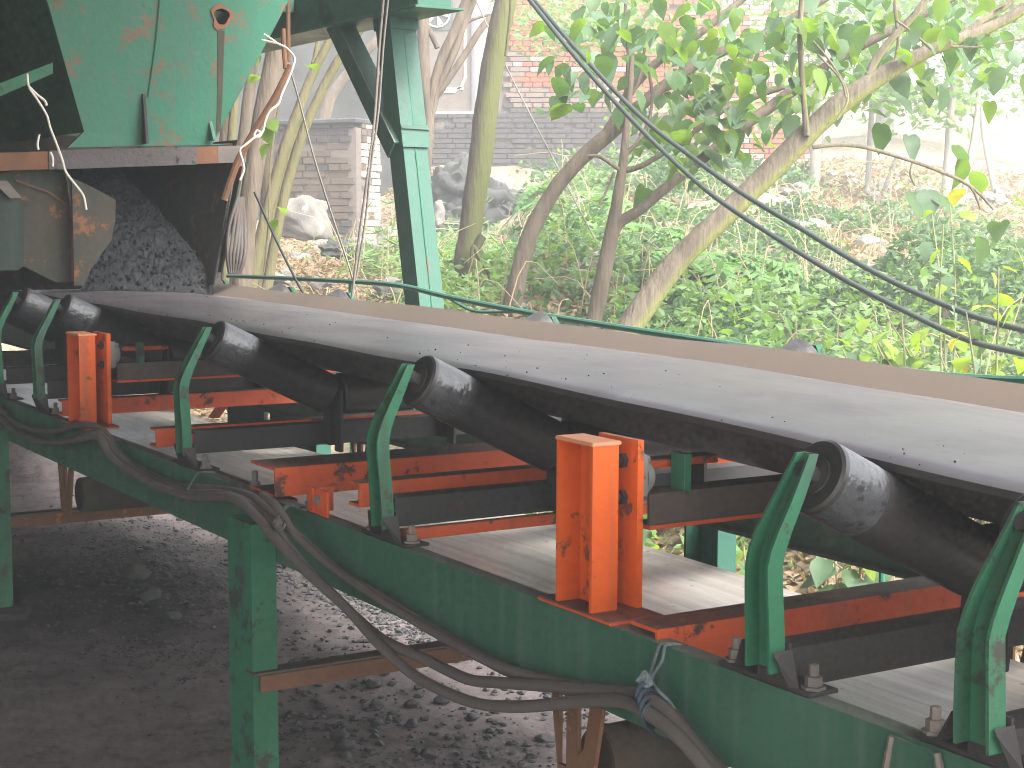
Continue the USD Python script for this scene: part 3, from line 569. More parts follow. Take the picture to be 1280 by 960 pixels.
# return rollers hung under the stringers on slotted rusty brackets
def return_roller(u, label):
    t = Thing('return_roller', label, 'return roller')
    n = -.215 - .011 - .058 + off(u) * .6; p0, p1 = W(u, .09, n + .01), W(u, VF - .09, n + .01); L = np.linalg.norm(p1 - p0)
    t.part('roller', lathe(p0, p1, [(.01, 0), (.01, .03), (0, .045), (0, .054), (.004, .057), (L - .004, .057), (L, .05), (L, 0)], 32), 'rust_dark', smooth=32)
    for v in (.045, VF - .045):
        pl = Polygon([(u - .075, -.135), (u + .09, -.135), (u + .05, n - .03), (u + .035, n - .045), (u - .03, n - .045), (u - .045, n - .03)]).difference(shapely.box(u - .045, n + .0, u - .022, -.165)).difference(Polygon([(u + .012, -.16), (u + .05, -.16), (u + .03, n + .045), (u + .012, n + .03)]))
        t.part('hanger_bracket', prism_v(pl, v - .004, v + .004), 'rust')
    t.done()
return_roller(.60, 'brown return roller hung on a rusty slotted bracket under the near stringer')
return_roller(-2.35, 'dark return roller under the left end of the near stringer')

# ================================================================== belt scale posts
def weigh_post(u0, u1, label):
    t = Thing('bearing_post', label, 'bearing post', 'orange posts carrying a bearing plate')
    h = .268; w = .05; tk = .007; z0 = .002
    poly = [(u0, 0), (u0, w), (u1, w), (u1, 0), (u1 - tk, 0), (u1 - tk, w - tk), (u0 + tk, w - tk), (u0 + tk, 0)]
    m = trimesh.creation.extrude_polygon(Polygon(poly).buffer(0), h, engine='earcut'); p = np.array(m.vertices)
    v = to_w((np.column_stack([p[:, 0], p[:, 1] - .001, p[:, 2] + z0 + .006]), np.array(m.faces)))
    t.part('post', v, 'orange_paint')
    t.part('cap_plate', fbox(u0 - .002, u1 + .003, -.004, w + .003, z0 + .006 + h, z0 + .013 + h, .002), 'orange_cap', label='scuffed cap plate')
    t.part('base_plate', fbox(u0 - .05, u1 + .06, -.006, .10, z0 - .002, z0 + .005, .002), 'orange_dusty')
    pl = prism_v([(u0 + .005, z0 + .006), (u1 + .006, z0 + .006), (u1 + .006, .282), (u0 - .0, .282)], .082, .094)
    t.part('bearing_plate', pl, 'orange_paint')
    um = u1 - .032
    for n in (.245, .185):
        t.part('bolt', lathe(W(um, .066, n), W(um, .094, n), [(0, 0), (0, .006), (.008, .006), (.008, .013), (.017, .013), (.017, .0)], 6), 'dark_steel')
    b = t.part('bearing', join(hull([W(um + a, v, n) for a, n in [(-.03, .255), (.022, .255), (.026, .24), (.026, .195), (.022, .175), (-.03, .175)] for v in (.0945, .112)]), lathe(W(um, .1115, .216), W(um, .132, .216), [(0, 0), (0, .03), (.012, .027), (.018, .022), (.02, 0)], 20)), 'bearing_iron', smooth=35)
    for n in (.244, .187): t.part('bearing_bolt', lathe(W(um + .004, .108, n), W(um + .004, .13, n), [(0, 0), (0, .012), (.01, .012), (.012, .007), (.02, .007), (.022, 0)], 6), 'bearing_iron', b)
    o = .0
    t.part('cross_beam', prism_v([(u1 - .012, .138), (u1 - .012, .189), (u1 - .07, .189), (u1 - .07, .183), (u1 - .018, .183), (u1 - .018, .138)], .12, VF - .1), 'dusty_steel')
    t.part('beam_lip', fbox(u1 - .06, u1 - .008, .118, VF - .11, .130, .138, .001), 'orange_dusty')
    t.part('tie_angle', fbox(u1 - .10, u1 - .06, .13, .30, .222, .236, .002), 'orange_dusty')
    t.part('stub', fbox(u1 - .05, u1 - .012, .19, .205, .18, .25, .001), 'green_paint')
    t.part('far_post', fbox(u0, u1, VF - .09, VF - .03, .004, .27, .003), 'orange_dusty')
    t.done()
weigh_post(.606, .711, 'bright orange channel post with bolted bearing plate nearest the viewer')
weigh_post(-2.145, -2.02, 'far orange channel post with bearing plate at the left of the frame')

# ================================================================== coal hopper and chute
UH = -3.2
hp = Thing('coal_hopper', 'large dented green steel coal hopper with a rusty lip bar above the belt', 'hopper')
hole = np.array([.918, 1.393])
th = np.linspace(0, 2 * np.pi, 16, endpoint=False)
hp_poly = Polygon([(.388, .943), (.885, .913), (1.62, 2.25), (.01, 2.25)]).difference(Polygon(np.column_stack([hole[0] + .030 * np.cos(th) * (1 + .2 * np.sin(3 * th)), hole[1] + .030 * np.sin(th)])))
def lean(m, k=.06):                                                # the plate leans out towards the top
    v, f = m; v = np.array(v); n = (v - O) @ N; v = v + U * (np.clip(n - .91, 0, None) * k)[:, None]; return v, f
hp.part('front_plate', lean(prism_u(hp_poly, UH - .008, UH)), 'green_hopper')
wob = 1 + .16 * np.sin(3 * th + 1) + .1 * np.sin(5 * th)
ring = Polygon(np.column_stack([hole[0] + .043 * wob * np.cos(th), hole[1] + .046 * wob * np.sin(th)])).difference(Polygon(np.column_stack([hole[0] + .030 * np.cos(th) * (1 + .2 * np.sin(3 * th)), hole[1] + .030 * np.sin(th)])))
hp.part('hole_collar', lean(prism_u(ring, UH + .0005, UH + .006)), 'rust_orange', label='rusted ring round a burnt hole')
hp.part('rust_run', lean(prism_u(Polygon([(.903, 1.34), (.931, 1.34), (.925, 1.1), (.918, .96), (.902, .96), (.905, 1.1)]), UH + .0006, UH + .0022)), 'rust_dark', label='dark stain running down from the hole')
def hw(v, n, du=0): return W(UH + du + max(n - .91, 0) * .06, v, n)
hp.part('weld_seam', tube([hw(.63 + .12 * t + .004 * math.sin(t * 9), 1.08 + .95 * t, .003) for t in np.linspace(0, 1, 20)], .004, 5), 'green_hopper')
hp.part('rib', join(hull([W(UH + a, v, n) for a, n in [(0, .905), (.055, .905), (0, 1.09), (.022, 1.09)] for v in (.606, .616)])), 'dark_steel')
hp.part('rib', hull([W(UH + a, v, n) for a, n in [(0, .925), (.05, .925), (0, 1.0), (.006, 1.0)] for v in (.872, .884)]), 'green_hopper')
# near side plate (in shade), back, far side
hp.part('side_plate', hull([hw(.388, .943, -.008), hw(.01, 2.25, -.008), W(-4.9, .388, .943), W(-5.0, .01, 2.25), hw(.394, .943, -.008), hw(.016, 2.25, -.008), W(-4.9, .394, .943), W(-5.0, .016, 2.25)]), 'green_beam')
hp.part('side_plate', hull([hw(.885, .913, -.008), hw(1.62, 2.25, -.008), W(-4.9, .885, .913), W(-5.0, 1.62, 2.25), hw(.891, .913, -.008), hw(1.626, 2.25, -.008), W(-4.9, .891, .913), W(-5.0, 1.626, 2.25)]), 'green_beam')
hp.part('back_plate', hull([W(-4.9, .3, .5), W(-4.9, 1.0, .5), W(-5.0, 0, 2.25), W(-5.0, 1.62, 2.25), W(-4.95, .3, .5), W(-4.95, 1.0, .5), W(-5.05, 0, 2.25), W(-5.05, 1.62, 2.25)]), 'green_beam')
hp.part('mouth_flange', prism_u(Polygon([(.325, .884), (.386, .943), (.884, .913), (.965, .912)]), UH - .02, UH + .002), 'green_hopper')
sl = .055
def bar(v0, v1, name, m, label=None, d=.0, e=.0):
    n0, n1 = .794 + (v0 - .08) * sl, .794 + (v1 - .08) * sl
    pts = [W(UH + .03 + a, v, n + dn) for v, n in ((v0, n0), (v1, n1)) for a in (0, .03 + d) for dn in (-e, .064 + e)]
    hp.part(name, hull(pts), m, label=label)
bar(-.35, .238, 'lip_bar', 'rust_orange', 'rusty end of the lip bar'); bar(.2385, .80, 'lip_bar', 'caked', 'lip bar caked with coal paste', .004, .002)
bar(.8005, .885, 'lip_bar', 'rust_orange', 'orange rusted stretch of the lip bar'); bar(.8855, 1.0, 'lip_bar', 'grey_steel', 'bare grey end of the lip bar')
# chute skirts
def pxpoly(pts, u): return Polygon([tuple(onu(x, y, u)[1:]) for x, y in pts]).buffer(0)
hp.part('chute_skirt', prism_u(pxpoly([(-60, 225), (0, 216), (80, 207), (107, 247), (108, 268), (94, 262), (94, 352), (70, 353), (28, 332), (25, 260), (-60, 260)], UH - .02), UH - .03, UH - .02), 'rust_dark')
hp.part('chute_skirt', prism_u(pxpoly([(90, 222), (118, 235), (145, 250), (144, 276), (140, 300), (124, 322), (112, 340), (105, 357), (93, 357)], UH + .04), UH + .03, UH + .038), 'rust_dark', label='torn dark steel skirt plate with a curved edge')
hp.part('skirt_fold', tube([W(UH + .0, *onu(93, y, UH)[1:]) for y in (262, 300, 352)], .012, 6), 'rust_orange')
hp.part('skirt_fold', tube([W(UH - .015, *onu(x, y, UH - .015)[1:]) for x, y in ((20, 226), (60, 240), (92, 262), (107, 268))], .005, 5), 'rust')
hp.part('chute_post', prism_u(pxpoly([(-40, 240), (24, 246), (30, 262), (30, 332), (22, 338), (-40, 338)], UH + .06), UH - .02, UH + .06), 'green_dirty')
hp.part('post_cap', prism_u(pxpoly([(-10, 226), (9, 226), (27, 247), (13, 248)], UH + .09), UH + .03, UH + .09), 'grey_steel')
hp.part('chute_wall', hull([W(UH + a, v, n) for a in (-1.4, .03) for v, n in ((.360, .37), (.366, .37), (.30, .85), (.306, .85))]), 'rust_dark')
hp.part('chute_wall', hull([W(UH + a, v, n) for a in (-1.4, .035) for v, n in ((.868, .372), (.878, .372), (.955, .80), (.965, .80), (.975, .93), (.985, .93))]), 'rust_dark')
hp.part('chute_wall', hull([W(UH + a, v, n) for a in (-.4, .02) for v, n in ((.905, .42), (.913, .42), (1.0, .83), (1.008, .83))]), 'rust_dark')
hp.part('worn_edge', tube([W(UH + .037, v, n) for v, n in ((.873, .372), (.885, .45), (.92, .6), (.958, .79))], [.007, .006, .005, .004], 6), 'roller_band', label='worn bright edge of the chute wall')
hp.part('chute_roof', hull([W(UH + a, v, n) for a in (-1.6, -.0) for v, n in ((.3, .86), (1.0, .90), (.3, .88), (1.0, .92))]), 'rust_dark')
# dark frame left of the hopper
hp.part('side_strut', hull([W(UH + .06, *onu(x, y, UH + .06)[1:]) for x, y in ((-60, 128), (-60, 146), (66, 78), (66, 92))] + [W(UH + .0, *onu(x, y, UH + .06)[1:]) for x, y in ((-60, 128), (-60, 146), (66, 78), (66, 92))]), 'green_paint')
hp.part('chute_back', fbox(UH - 1.5, UH - 1.45, .1, 1.05, .3, 1.0), 'rust_dark')
hp.part('side_post', fbox(UH - .5, UH - .4, -.05, .05, .3, 2.2), 'rust_dark')
hp.done()

# coal sliding out of the mouth
gu, gvv = np.linspace(0, 1.15, 150), np.linspace(.362, .885, 100)
A, B = np.meshgrid(gu, gvv, indexing='ij')
cap = np.interp(B, [.36, .40, .60, .70, .885], [.38, .50, .47, .36, .10])
base = np.interp(B, bv_, bn_) + off(UH) + .0
h = np.minimum(A * 1.5, cap) ; h = h - .02 * np.exp(-(A / .03) ** 2)
P3 = np.column_stack([A.ravel(), B.ravel(), h.ravel()])
ns = ((meshkit.fbm(P3 * 14, 4, 21) - .5) * .04 + (meshkit.fbm(P3 * 50, 2, 22) - .5) * .028).reshape(A.shape) * np.clip(A / .05, .15, 1)
cv = np.column_stack([(UH + .02 - A + ns * .6).ravel(), B.ravel(), (base + np.maximum(h, 0) + ns * .6).ravel()])
m = len(gvv); i, j = np.meshgrid(np.arange(len(gu) - 1), np.arange(m - 1), indexing='ij')
cf = tri(np.stack([i * m + j, i * m + j + 1, (i + 1) * m + j + 1, (i + 1) * m + j], -1).reshape(-1, 4))[:, ::-1]
parts = [to_w((cv, cf))]
r2 = np.random.default_rng(5)
for k in range(1500):
    a, b = r2.uniform(0, .45), r2.uniform(.375, .86)
    hh = min(a * 1.5, float(np.interp(b, [.36, .40, .60, .70, .885], [.38, .50, .47, .36, .10])))
    s = .002 + .008 * r2.random() ** 4
    parts.append(blob(W(UH + .02 - a, b, bed_n(b) + off(UH) + hh + .002), s, 300 + k % 17, .3, 1))
single('coal_heap', join(*parts), 'coal', 'black coal heap sliding out of the hopper mouth onto the belt', 'coal', kind='stuff')

# ================================================================== green support structure behind the belt
sf = Thing('support_frame', 'leaning green welded steel column with a top beam and diagonal brace', 'steel frame')
VC = 1.5
b0, b1 = onv(525, 384, VC), onv(487, 20, VC)                       # front edge of the box column
def colpt(n): t = (n - b0[2]) / (b1[2] - b0[2]); return b0[0] + (b1[0] - b0[0]) * t
def colbox(n0, n1, v0, v1, u0, u1, bev=.004):
    return hull([W(colpt(n) + a, v, n) for n in (n0, n1) for a in (u0, u1) for v in (v0, v1)])
wv = .105
for k, (a, b) in enumerate(((-1.1, .98), (.985, 1.52))):
    d = .0 if k == 0 else .004
    sf.part('column_half', colbox(a, b, VC - d, VC + wv * .5 - .003, -.12, d), 'green_column')
    sf.part('column_half', colbox(a, b, VC + wv * .5 + .002, VC + wv + d, -.12, d - .001), 'green_column')
sf.part('column_seam', tube([W(colpt(n) + .001, VC + wv * .5, n) for n in np.linspace(.2, 1.5, 40)], .0035 + .002 * rng.random(40), 5), 'green_hopper')
sf.part('collar', colbox(.905, .985, VC - .006, VC + wv + .008, -.125, .010), 'green_column', label='flared collar plate at the column joint')
sf.part('collar', hull([W(colpt(1.0) + a, v, n) for a, v, n in [(.004, VC - .004, .992), (.024, VC - .004, .975), (.004, VC + wv + .01, .992), (.024, VC + wv + .012, .972), (.004, VC - .004, .982), (.004, VC + wv + .01, .98)]]), 'green_column')
sf.part('collar', colbox(1.36, 1.41, VC - .008, VC + wv + .012, -.13, .014), 'green_column')
sf.part('top_beam', fbox(-6, -2.62, VC - .03, VC + wv + .01, 1.415, 1.56, .004), 'green_column')
sf.part('beam_flange', fbox(-6, -2.58, VC - .06, VC + wv + .04, 1.405, 1.414, .001), 'green_column')
sf.part('cross_beam', fbox(-3.85, -3.72, -.3, VC - .035, 1.50, 1.62, .003), 'green_beam')
p0, p1 = np.array([-3.47, 1.53]), np.array([-2.83, .90]); dd = (p1 - p0) / np.linalg.norm(p1 - p0); nr = np.array([-dd[1], dd[0]])
def strut(a0, a1, v0, v1): return prism_v([tuple(p0 + nr * a0), tuple(p1 + nr * a0), tuple(p1 + nr * a1), tuple(p0 + nr * a1)], v0, v1)
sf.part('diagonal_brace', strut(-.05, .03, VC - .03, VC - .022), 'green_beam')
sf.part('diagonal_brace', strut(.024, .031, VC - .0215, VC + .05), 'green_column', label='pale upper flange of the diagonal brace')
sf.part('hanging_rod', tube([W(-3.3, 1.25, 1.6), W(-3.3, 1.25, onu(375, 78, -3.3)[2])], .009, 8), 'rust')
sf.done()

# pipe railing behind the belt
rl = Thing('pipe_railing', 'thin green pipe railing running behind the belt', 'railing')
VR = 1.32
rp = [onv(x, y, VR) for x, y in ((285, 345), (360, 348), (440, 352), (500, 357), (560, 371), (650, 389), (760, 407), (850, 421), (940, 435), (1020, 448), (1100, 462))]
rl.part('rail', tube([W(*p) for p in rp], .0095, 8, 3), 'rail_paint', smooth=40)
rp2 = [onv(x, y, VR + .03) for x, y in ((1060, 455), (1120, 463), (1180, 470), (1240, 474), (1300, 476), (1380, 478))]
rl.part('rail', tube([W(*p) for p in rp2], .010, 8, 3), 'rail_paint', smooth=40)
rp3 = [onv(x, y, VR + .05) for x, y in ((560, 372), (590, 388), (615, 390), (650, 389))]
rl.part('loop', tube([W(*p) for p in rp3], .006, 6, 4), 'rail_paint', smooth=40)
for x, y in ((438, 352), (1108, 464)):
    p = onv(x, y, VR); g = W(*p); 
    rl.part('upright', tube([W(p[0], VR, p[2]), W(p[0], VR, p[2]) - [0, 0, 1.05]], .008, 8), 'rail_paint', smooth=40)
rl.done()

# ================================================================== hoses along the near stringer
def hose_v(x, d): return np.interp(x, [0, 230, 285, 350, 420, 800, 1000], [-.028, -.028, -.08, -.082, -.035, -.03, -.03]) - d
def hose(px, d, r, label, seed):
    pts = [W(*onv(x, y, hose_v(x, d))) for x, y in px]
    single('hose', tube(pts, r * 1.08, 10, 6), 'hose', label, 'hose', 'rubber hoses slung along the near stringer', smooth=60)
hose([(-30, 485), (0, 510), (15, 527), (38, 536), (65, 539), (92, 532), (112, 531), (130, 540), (140, 555), (160, 577), (185, 592), (215, 605), (240, 609), (275, 612), (310, 619), (330, 634), (345, 648), (361, 660), (395, 690), (432, 720), (477, 746), (530, 780), (582, 810), (639, 840), (680, 848), (717, 857), (770, 866), (801, 868), (838, 890), (866, 925), (900, 962), (950, 1010)], .004, .0095, 'upper grey rubber hose lying against the stringer from end to end', 1)
hose([(-30, 500), (0, 522), (20, 540), (50, 551), (80, 552), (105, 545), (122, 541), (135, 553), (150, 571), (180, 594), (225, 613), (240, 616), (280, 618), (305, 626), (322, 640), (342, 656), (360, 682), (387, 714), (414, 741), (444, 771), (481, 801), (530, 823), (582, 848), (620, 853), (680, 857), (717, 862), (752, 864), (800, 869), (832, 888), (862, 924), (896, 964), (940, 1010)], .026, .0095, 'middle sagging grey hose that rejoins the bundle at the blue tie', 2)
hose([(90, 551), (122, 546), (140, 572), (180, 599), (235, 620), (290, 622), (320, 645), (340, 668), (380, 712), (432, 759), (470, 801), (515, 842), (564, 868), (605, 881), (657, 883), (715, 878), (771, 876), (803, 888), (840, 914), (878, 956), (910, 1000)], .045, .0095, 'lowest grey hose hanging clear below the stringer', 3)
hose([(328, 618), (345, 632), (356, 648), (372, 672), (410, 705), (455, 736), (505, 768), (560, 800), (620, 831), (690, 851), (740, 862), (800, 873), (836, 900), (870, 944), (905, 990)], .012, .008, 'thin dark hose tucked behind the bundle from the green leg on', 4)
# wire ties that hold the hoses
def wire(px, v, r, name, label, cat, m='wire_tie', grp=None, k=4):
    return single(name, tube([W(*onv(x, y, vq)) for (x, y), vq in zip(px, np.broadcast_to(v, len(px)))], r, 6, k), m, label, cat, grp, smooth=60)
ti = Thing('wire_tie', 'pale wire loop round the hoses left of the green leg', 'wire tie')
ti.part('loop', tube([W(*q) for q in ([*onv(268, 590, .03)], [*onv(255, 590, 0)], [*onv(247, 592, -.01)], [*onv(240, 602, -.045)], [*onv(235, 612, -.07)], [*onv(237, 623, -.05)])], .0028, 6, 4), 'wire_tie')
ti.part('tail', tube([W(*onv(x, y, -.06)) for x, y in ((236, 612), (232, 630), (240, 640), (246, 655))], .0022, 5, 4), 'hose'); ti.done()
ti = Thing('wire_tie', 'pale wire loop round the hoses at the top of the green leg', 'wire tie')
ti.part('loop', tube([W(*onv(x, y, v)) for x, y, v in ((382, 633, .02), (366, 630, 0), (356, 634, -.03), (349, 645, -.10), (343, 654, -.125), (348, 664, -.11), (356, 656, -.10), (352, 644, -.06), (362, 632, -.01), (376, 634, .01))], .0028, 6, 4), 'wire_tie')
ti.part('knot', blob(W(*onv(347, 655, -.12)), .013, 3, .4), 'hose'); ti.done()
ti = Thing('wire_tie', 'blue and grey cord tied round the hoses below the near orange post', 'wire tie')
ti.part('loop', tube([W(*onv(x, y, v)) for x, y, v in ((852, 806, .03), (838, 805, 0), (826, 806, -.006), (820, 820, -.01), (812, 845, -.012), (806, 856, -.05), (797, 868, -.075), (802, 890, -.07), (812, 900, -.05))], .003, 6, 4), 'wire_tie')
ti.part('loop', tube([W(*onv(x, y, v)) for x, y, v in ((845, 808, .02), (832, 807, -.006), (828, 825, -.012), (815, 848, -.02), (822, 862, -.05), (836, 876, -.04), (845, 890, -.03))], .0026, 6, 4), 'wire_tie')
for k in range(4):
    ti.part('binding', tube([W(*onv(x + k * 2.5, y + k * 9, v)) for x, y, v in ((818, 852, -.03), (804, 854, -.07), (796, 866, -.085), (800, 880, -.07), (812, 892, -.04))], .003, 6, 4), 'rope_blue')
ti.part('knot', blob(W(*onv(806, 852, -.06)), .012, 5, .5), 'wire_tie'); ti.done()

# ================================================================== overhead cables, ropes, wires
def line(px, r, name, label, cat, m, grp=None, k=5):
    return single(name, tube([at(x, y, Z) for x, y, Z in px], r, 6, k), m, label, cat, grp, smooth=60)
line([(640, -25, 7.6), (662, 0, 7.5), (720, 72, 7.2), (790, 150, 6.9), (860, 218, 6.6), (910, 258, 6.4), (970, 297, 6.2), (1050, 346, 5.9), (1130, 388, 5.7), (1210, 425, 5.5), (1290, 445, 5.3), (1360, 470, 5.1)], .011, 'overhead_cable', 'lower of the two black cables slanting across the trees', 'cable', 'black_cable')
line([(640, -38, 7.7), (668, 0, 7.6), (730, 72, 7.3), (800, 145, 7.0), (870, 200, 6.7), (930, 243, 6.5), (1000, 285, 6.3), (1080, 333, 6.0), (1150, 368, 5.8), (1220, 396, 5.6), (1290, 415, 5.4), (1360, 430, 5.2)], .011, 'overhead_cable', 'upper of the two black cables slanting across the trees', 'cable', 'black_cable')
line([(590, -10, 9.6), (640, 98, 9.4), (700, 215, 9.2), (760, 330, 9.0), (800, 400, 8.9)], .005, 'guy_wire', 'thin dark wire crossing the brick wall and the curved trunk', 'wire', 'rope')
line([(480, -10, 5.4), (474, 60, 5.45), (468, 150, 5.5), (458, 230, 5.5), (447, 310, 5.55), (440, 372, 5.6)], .005, 'rope', 'pale rope hanging in front of the green column', 'rope', 'rope')
line([(486, -10, 5.4), (479, 60, 5.45), (473, 140, 5.5), (463, 215, 5.5), (456, 280, 5.55), (445, 350, 5.6)], .004, 'rope', 'second thin rope twisted beside the pale rope', 'rope', 'rope')
line([(362, 85, 6.2), (375, 130, 6.2), (392, 195, 6.2), (412, 260, 6.2), (432, 320, 6.2), (442, 352, 6.2)], .004, 'rope', 'thin slack rope running down from the white cord', 'rope', 'rope')
line([(318, 240, 6.2), (345, 300, 6.2), (370, 350, 6.2), (380, 368, 6.2)], .005, 'rope', 'dark rope slanting down behind the belt by the rubble', 'rope', 'black_cable')
# stick and white cord on the lip bar
st = Thing('prop_stick', 'rusty brown forked prop leaning on the right end of the lip bar', 'pole')
st.part('shaft', tube([at(x, y, 6.15) for x, y in ((364, 82), (345, 120), (322, 158), (303, 190), (292, 215), (280, 250))], .014, 8, 2), 'rust')
st.part('fork', tube([at(354, 36, 6.15), at(355, 60, 6.15), at(357, 86, 6.15)], .009, 8), 'rust')
st.done()
cz = 6.05
single('white_cord', join(tube([at(x, y, cz) for x, y in ((330, 43), (338, 48), (348, 55), (358, 60), (368, 72), (366, 84), (360, 100), (352, 118), (348, 130), (338, 138), (332, 150), (328, 165), (318, 172), (308, 180), (300, 187), (303, 200), (305, 212), (300, 225))], .0045, 6, 4),
       tube([at(x, y, cz) for x, y in ((327, 50), (336, 52), (346, 54))], .0045, 6, 3), tube([at(x, y, cz) for x, y in ((328, 165), (324, 171), (318, 170), (321, 163), (327, 166))], .004, 6, 4)), 'white_cord', 'white plastic cord twisted round the rusty prop', 'cord', smooth=60)
cz = onu(60, 180, UH + .14)
def fc(pts): return tube([W(*onu(x, y, UH + .14)) for x, y in pts], .0045, 6, 4)
single('white_cord', join(fc([(34, 92), (36, 108), (45, 122), (58, 143), (63, 160), (70, 178), (78, 200), (82, 214), (92, 228), (104, 244), (108, 262)]), fc([(36, 108), (46, 118), (56, 126), (58, 132)])), 'white_cord', 'white cord hanging over the left end of the lip bar', 'cord', smooth=60)
single('white_cord', fc([(49, 168), (47, 180), (48, 187)]), 'white_cord', 'short white cord end sticking up from the lip bar', 'cord', smooth=60)
single('white_cord', fc([(63, 190), (66, 198), (66, 208)]), 'white_cord', 'small bent white cord end on the face of the lip bar', 'cord', smooth=60)
# coiled hose bundle hanging behind the chute
cb = Thing('hose_bundle', 'bundle of grey hoses hanging beside the right chute wall', 'hose')
for k in range(6):
    x = 283 + k * 4.4
    cb.part('hose', tube([at(297 + k * 1.2, 246, 6.3 + .012 * k), at(x + 3 + 2 * math.sin(k), 285, 6.3 + .015 * k), at(x + 1, 318, 6.3), at(x + 4 - k * 2, 342, 6.3)], .008, 6, 4), 'hose', smooth=60)
cb.done()

# ================================================================== loose coal on the yard
r3 = np.random.default_rng(33)
def ground_px(x, y):
    r = ray(x, y); t = -EYE / r[2]; return _C + r * t
lumps = [(466, 867, 20), (470, 890, 18), (515, 886, 18), (472, 846, 8), (553, 880, 18), (515, 912, 18), (470, 912, 15), (430, 942, 24), (433, 952, 16), (425, 930, 26), (535, 944, 22), (590, 902, 16), (680, 925, 22), (402, 890, 14), (398, 864, 12), (448, 840, 10), (620, 907, 10), (495, 840, 14), (520, 835, 12), (645, 888, 14), (365, 895, 14), (415, 850, 9), (560, 925, 9), (605, 940, 12), (352, 868, 10), (640, 940, 9), (380, 915, 8), (445, 905, 8), (700, 900, 12), (665, 945, 14)]
def lump(x, y, w, nm, m, label, cat, grp, sd):
    p = ground_px(x, y); d = np.linalg.norm(p - _C); r = max(.008, w / 2 * d / FPX)
    z = float(yard_z(p[0], p[1])); v, f = blob([p[0], p[1], z + r * .35], r, sd, .4, 1 if w < 12 else 2, (1.15, .95, .75))
    single(nm, (v, f), m, label, cat, grp, smooth=40)
for k, (x, y, w) in enumerate(lumps):
    lump(x, y, w, 'coal_lump', 'coal_lump', 'black coal lump lying loose on the pale dusty yard floor', 'coal lump', 'loose coal lumps on the yard floor', 40 + k)
for k in range(110):
    x, y = min(max(r3.normal(185, 65), 15), 285), min(max(r3.normal(745, 60), 645), 955); w = r3.uniform(4, 11)
    lump(x, y, w, 'coal_lump', 'coal_lump', 'dark coal lump in the shaded yard left of the green leg', 'coal lump', 'coal lumps in the shaded yard', 90 + k)
for k, (x, y, w, s) in enumerate(((170, 748, 34, 'angular'), (188, 770, 26, 'flat'), (215, 785, 20, 'small'))):
    lump(x, y, w, 'stone', 'stone_dark', f'{s} grey stone lying in the dark coal left of the green leg', 'stone', None, 400 + k)
gr = []
for k in range(11000):
    t = r3.random()
    if t < .30: x, y = r3.uniform(345, 760), 0; y = 700 + (x - 345) * .42 + abs(r3.normal(0, 24)) - 12
    elif t < .45: x, y = r3.uniform(345, 740), r3.uniform(700, 975)
    else: x, y = r3.normal(185, 75), 735 + 50 * r3.normal()
    y = min(max(y, 625), 1000)
    p = ground_px(x, y); s = .003 + (.011 if x > 300 else .005) * r3.random() ** 3
    gr.append((p[0], p[1], float(yard_z(p[0], p[1])) + s * .3, s))
gr = np.array(gr); ico = trimesh.creation.icosahedron(); bv, bf = np.array(ico.vertices), np.array(ico.faces)
vs = gr[:, None, :3] + bv[None] * gr[:, None, 3:] * r3.uniform(.55, 1.3, (len(gr), len(bv), 1)) * [1.2, 1, .7]
single('coal_grit', (vs.reshape(-1, 3), (bf[None] + (np.arange(len(gr)) * len(bv))[:, None, None]).reshape(-1, 3)), 'coal_lump', 'fine coal grit and crumbs scattered over the yard floor', 'coal grit', kind='stuff')

# ================================================================== leaves
def leaf_shape(L, sd, heart=True):
    """One broad leaf: 2 x 5 bent strips either side of a sunken midrib; base at the origin, tip along +x, up +z."""
    r = np.random.default_rng(sd)
    t = np.array([0, .08, .28, .52, .76, 1.0]); w = np.array([.10, .30, .41, .37, .20, 0.0]) * r.uniform(.75, 1.05) if heart else np.array([.02, .14, .22, .2, .11, 0])
    dr = r.uniform(.1, .7); fold = r.uniform(-.25, .4); tw = r.normal(0, .3)
    mid = np.column_stack([t, 0 * t, -dr * t ** 2 + .05 * t]); lf = mid + np.column_stack([-.05 * (t < .1), w, w * fold + tw * t * w + .02 * np.sin(t * 14)]); rt = mid + np.column_stack([-.05 * (t < .1), -w, w * fold - tw * t * w + .02 * np.cos(t * 13)])
    v = np.vstack([mid, lf, rt]) * L; f = []
    for i in range(5):
        f += [[i, i + 1, 7 + i], [i, 7 + i, 6 + i], [i, 12 + i, 13 + i], [i, 13 + i, i + 1]]
    return v, np.array(f)
def rot(yaw, pitch, roll):
    cy, sy, cp, sp, cr, sr = math.cos(yaw), math.sin(yaw), math.cos(pitch), math.sin(pitch), math.cos(roll), math.sin(roll)
    return np.array([[cy, -sy, 0], [sy, cy, 0], [0, 0, 1]]) @ np.array([[cp, 0, sp], [0, 1, 0], [-sp, 0, cp]]) @ np.array([[1, 0, 0], [0, cr, -sr], [0, sr, cr]])
def put_leaf(p, L, r, sd, droop=.5):
    v, f = leaf_shape(L, sd); R = rot(r.uniform(0, 6.28), droop + r.normal(0, .35), r.normal(0, .35)); return v @ R.T + p, f
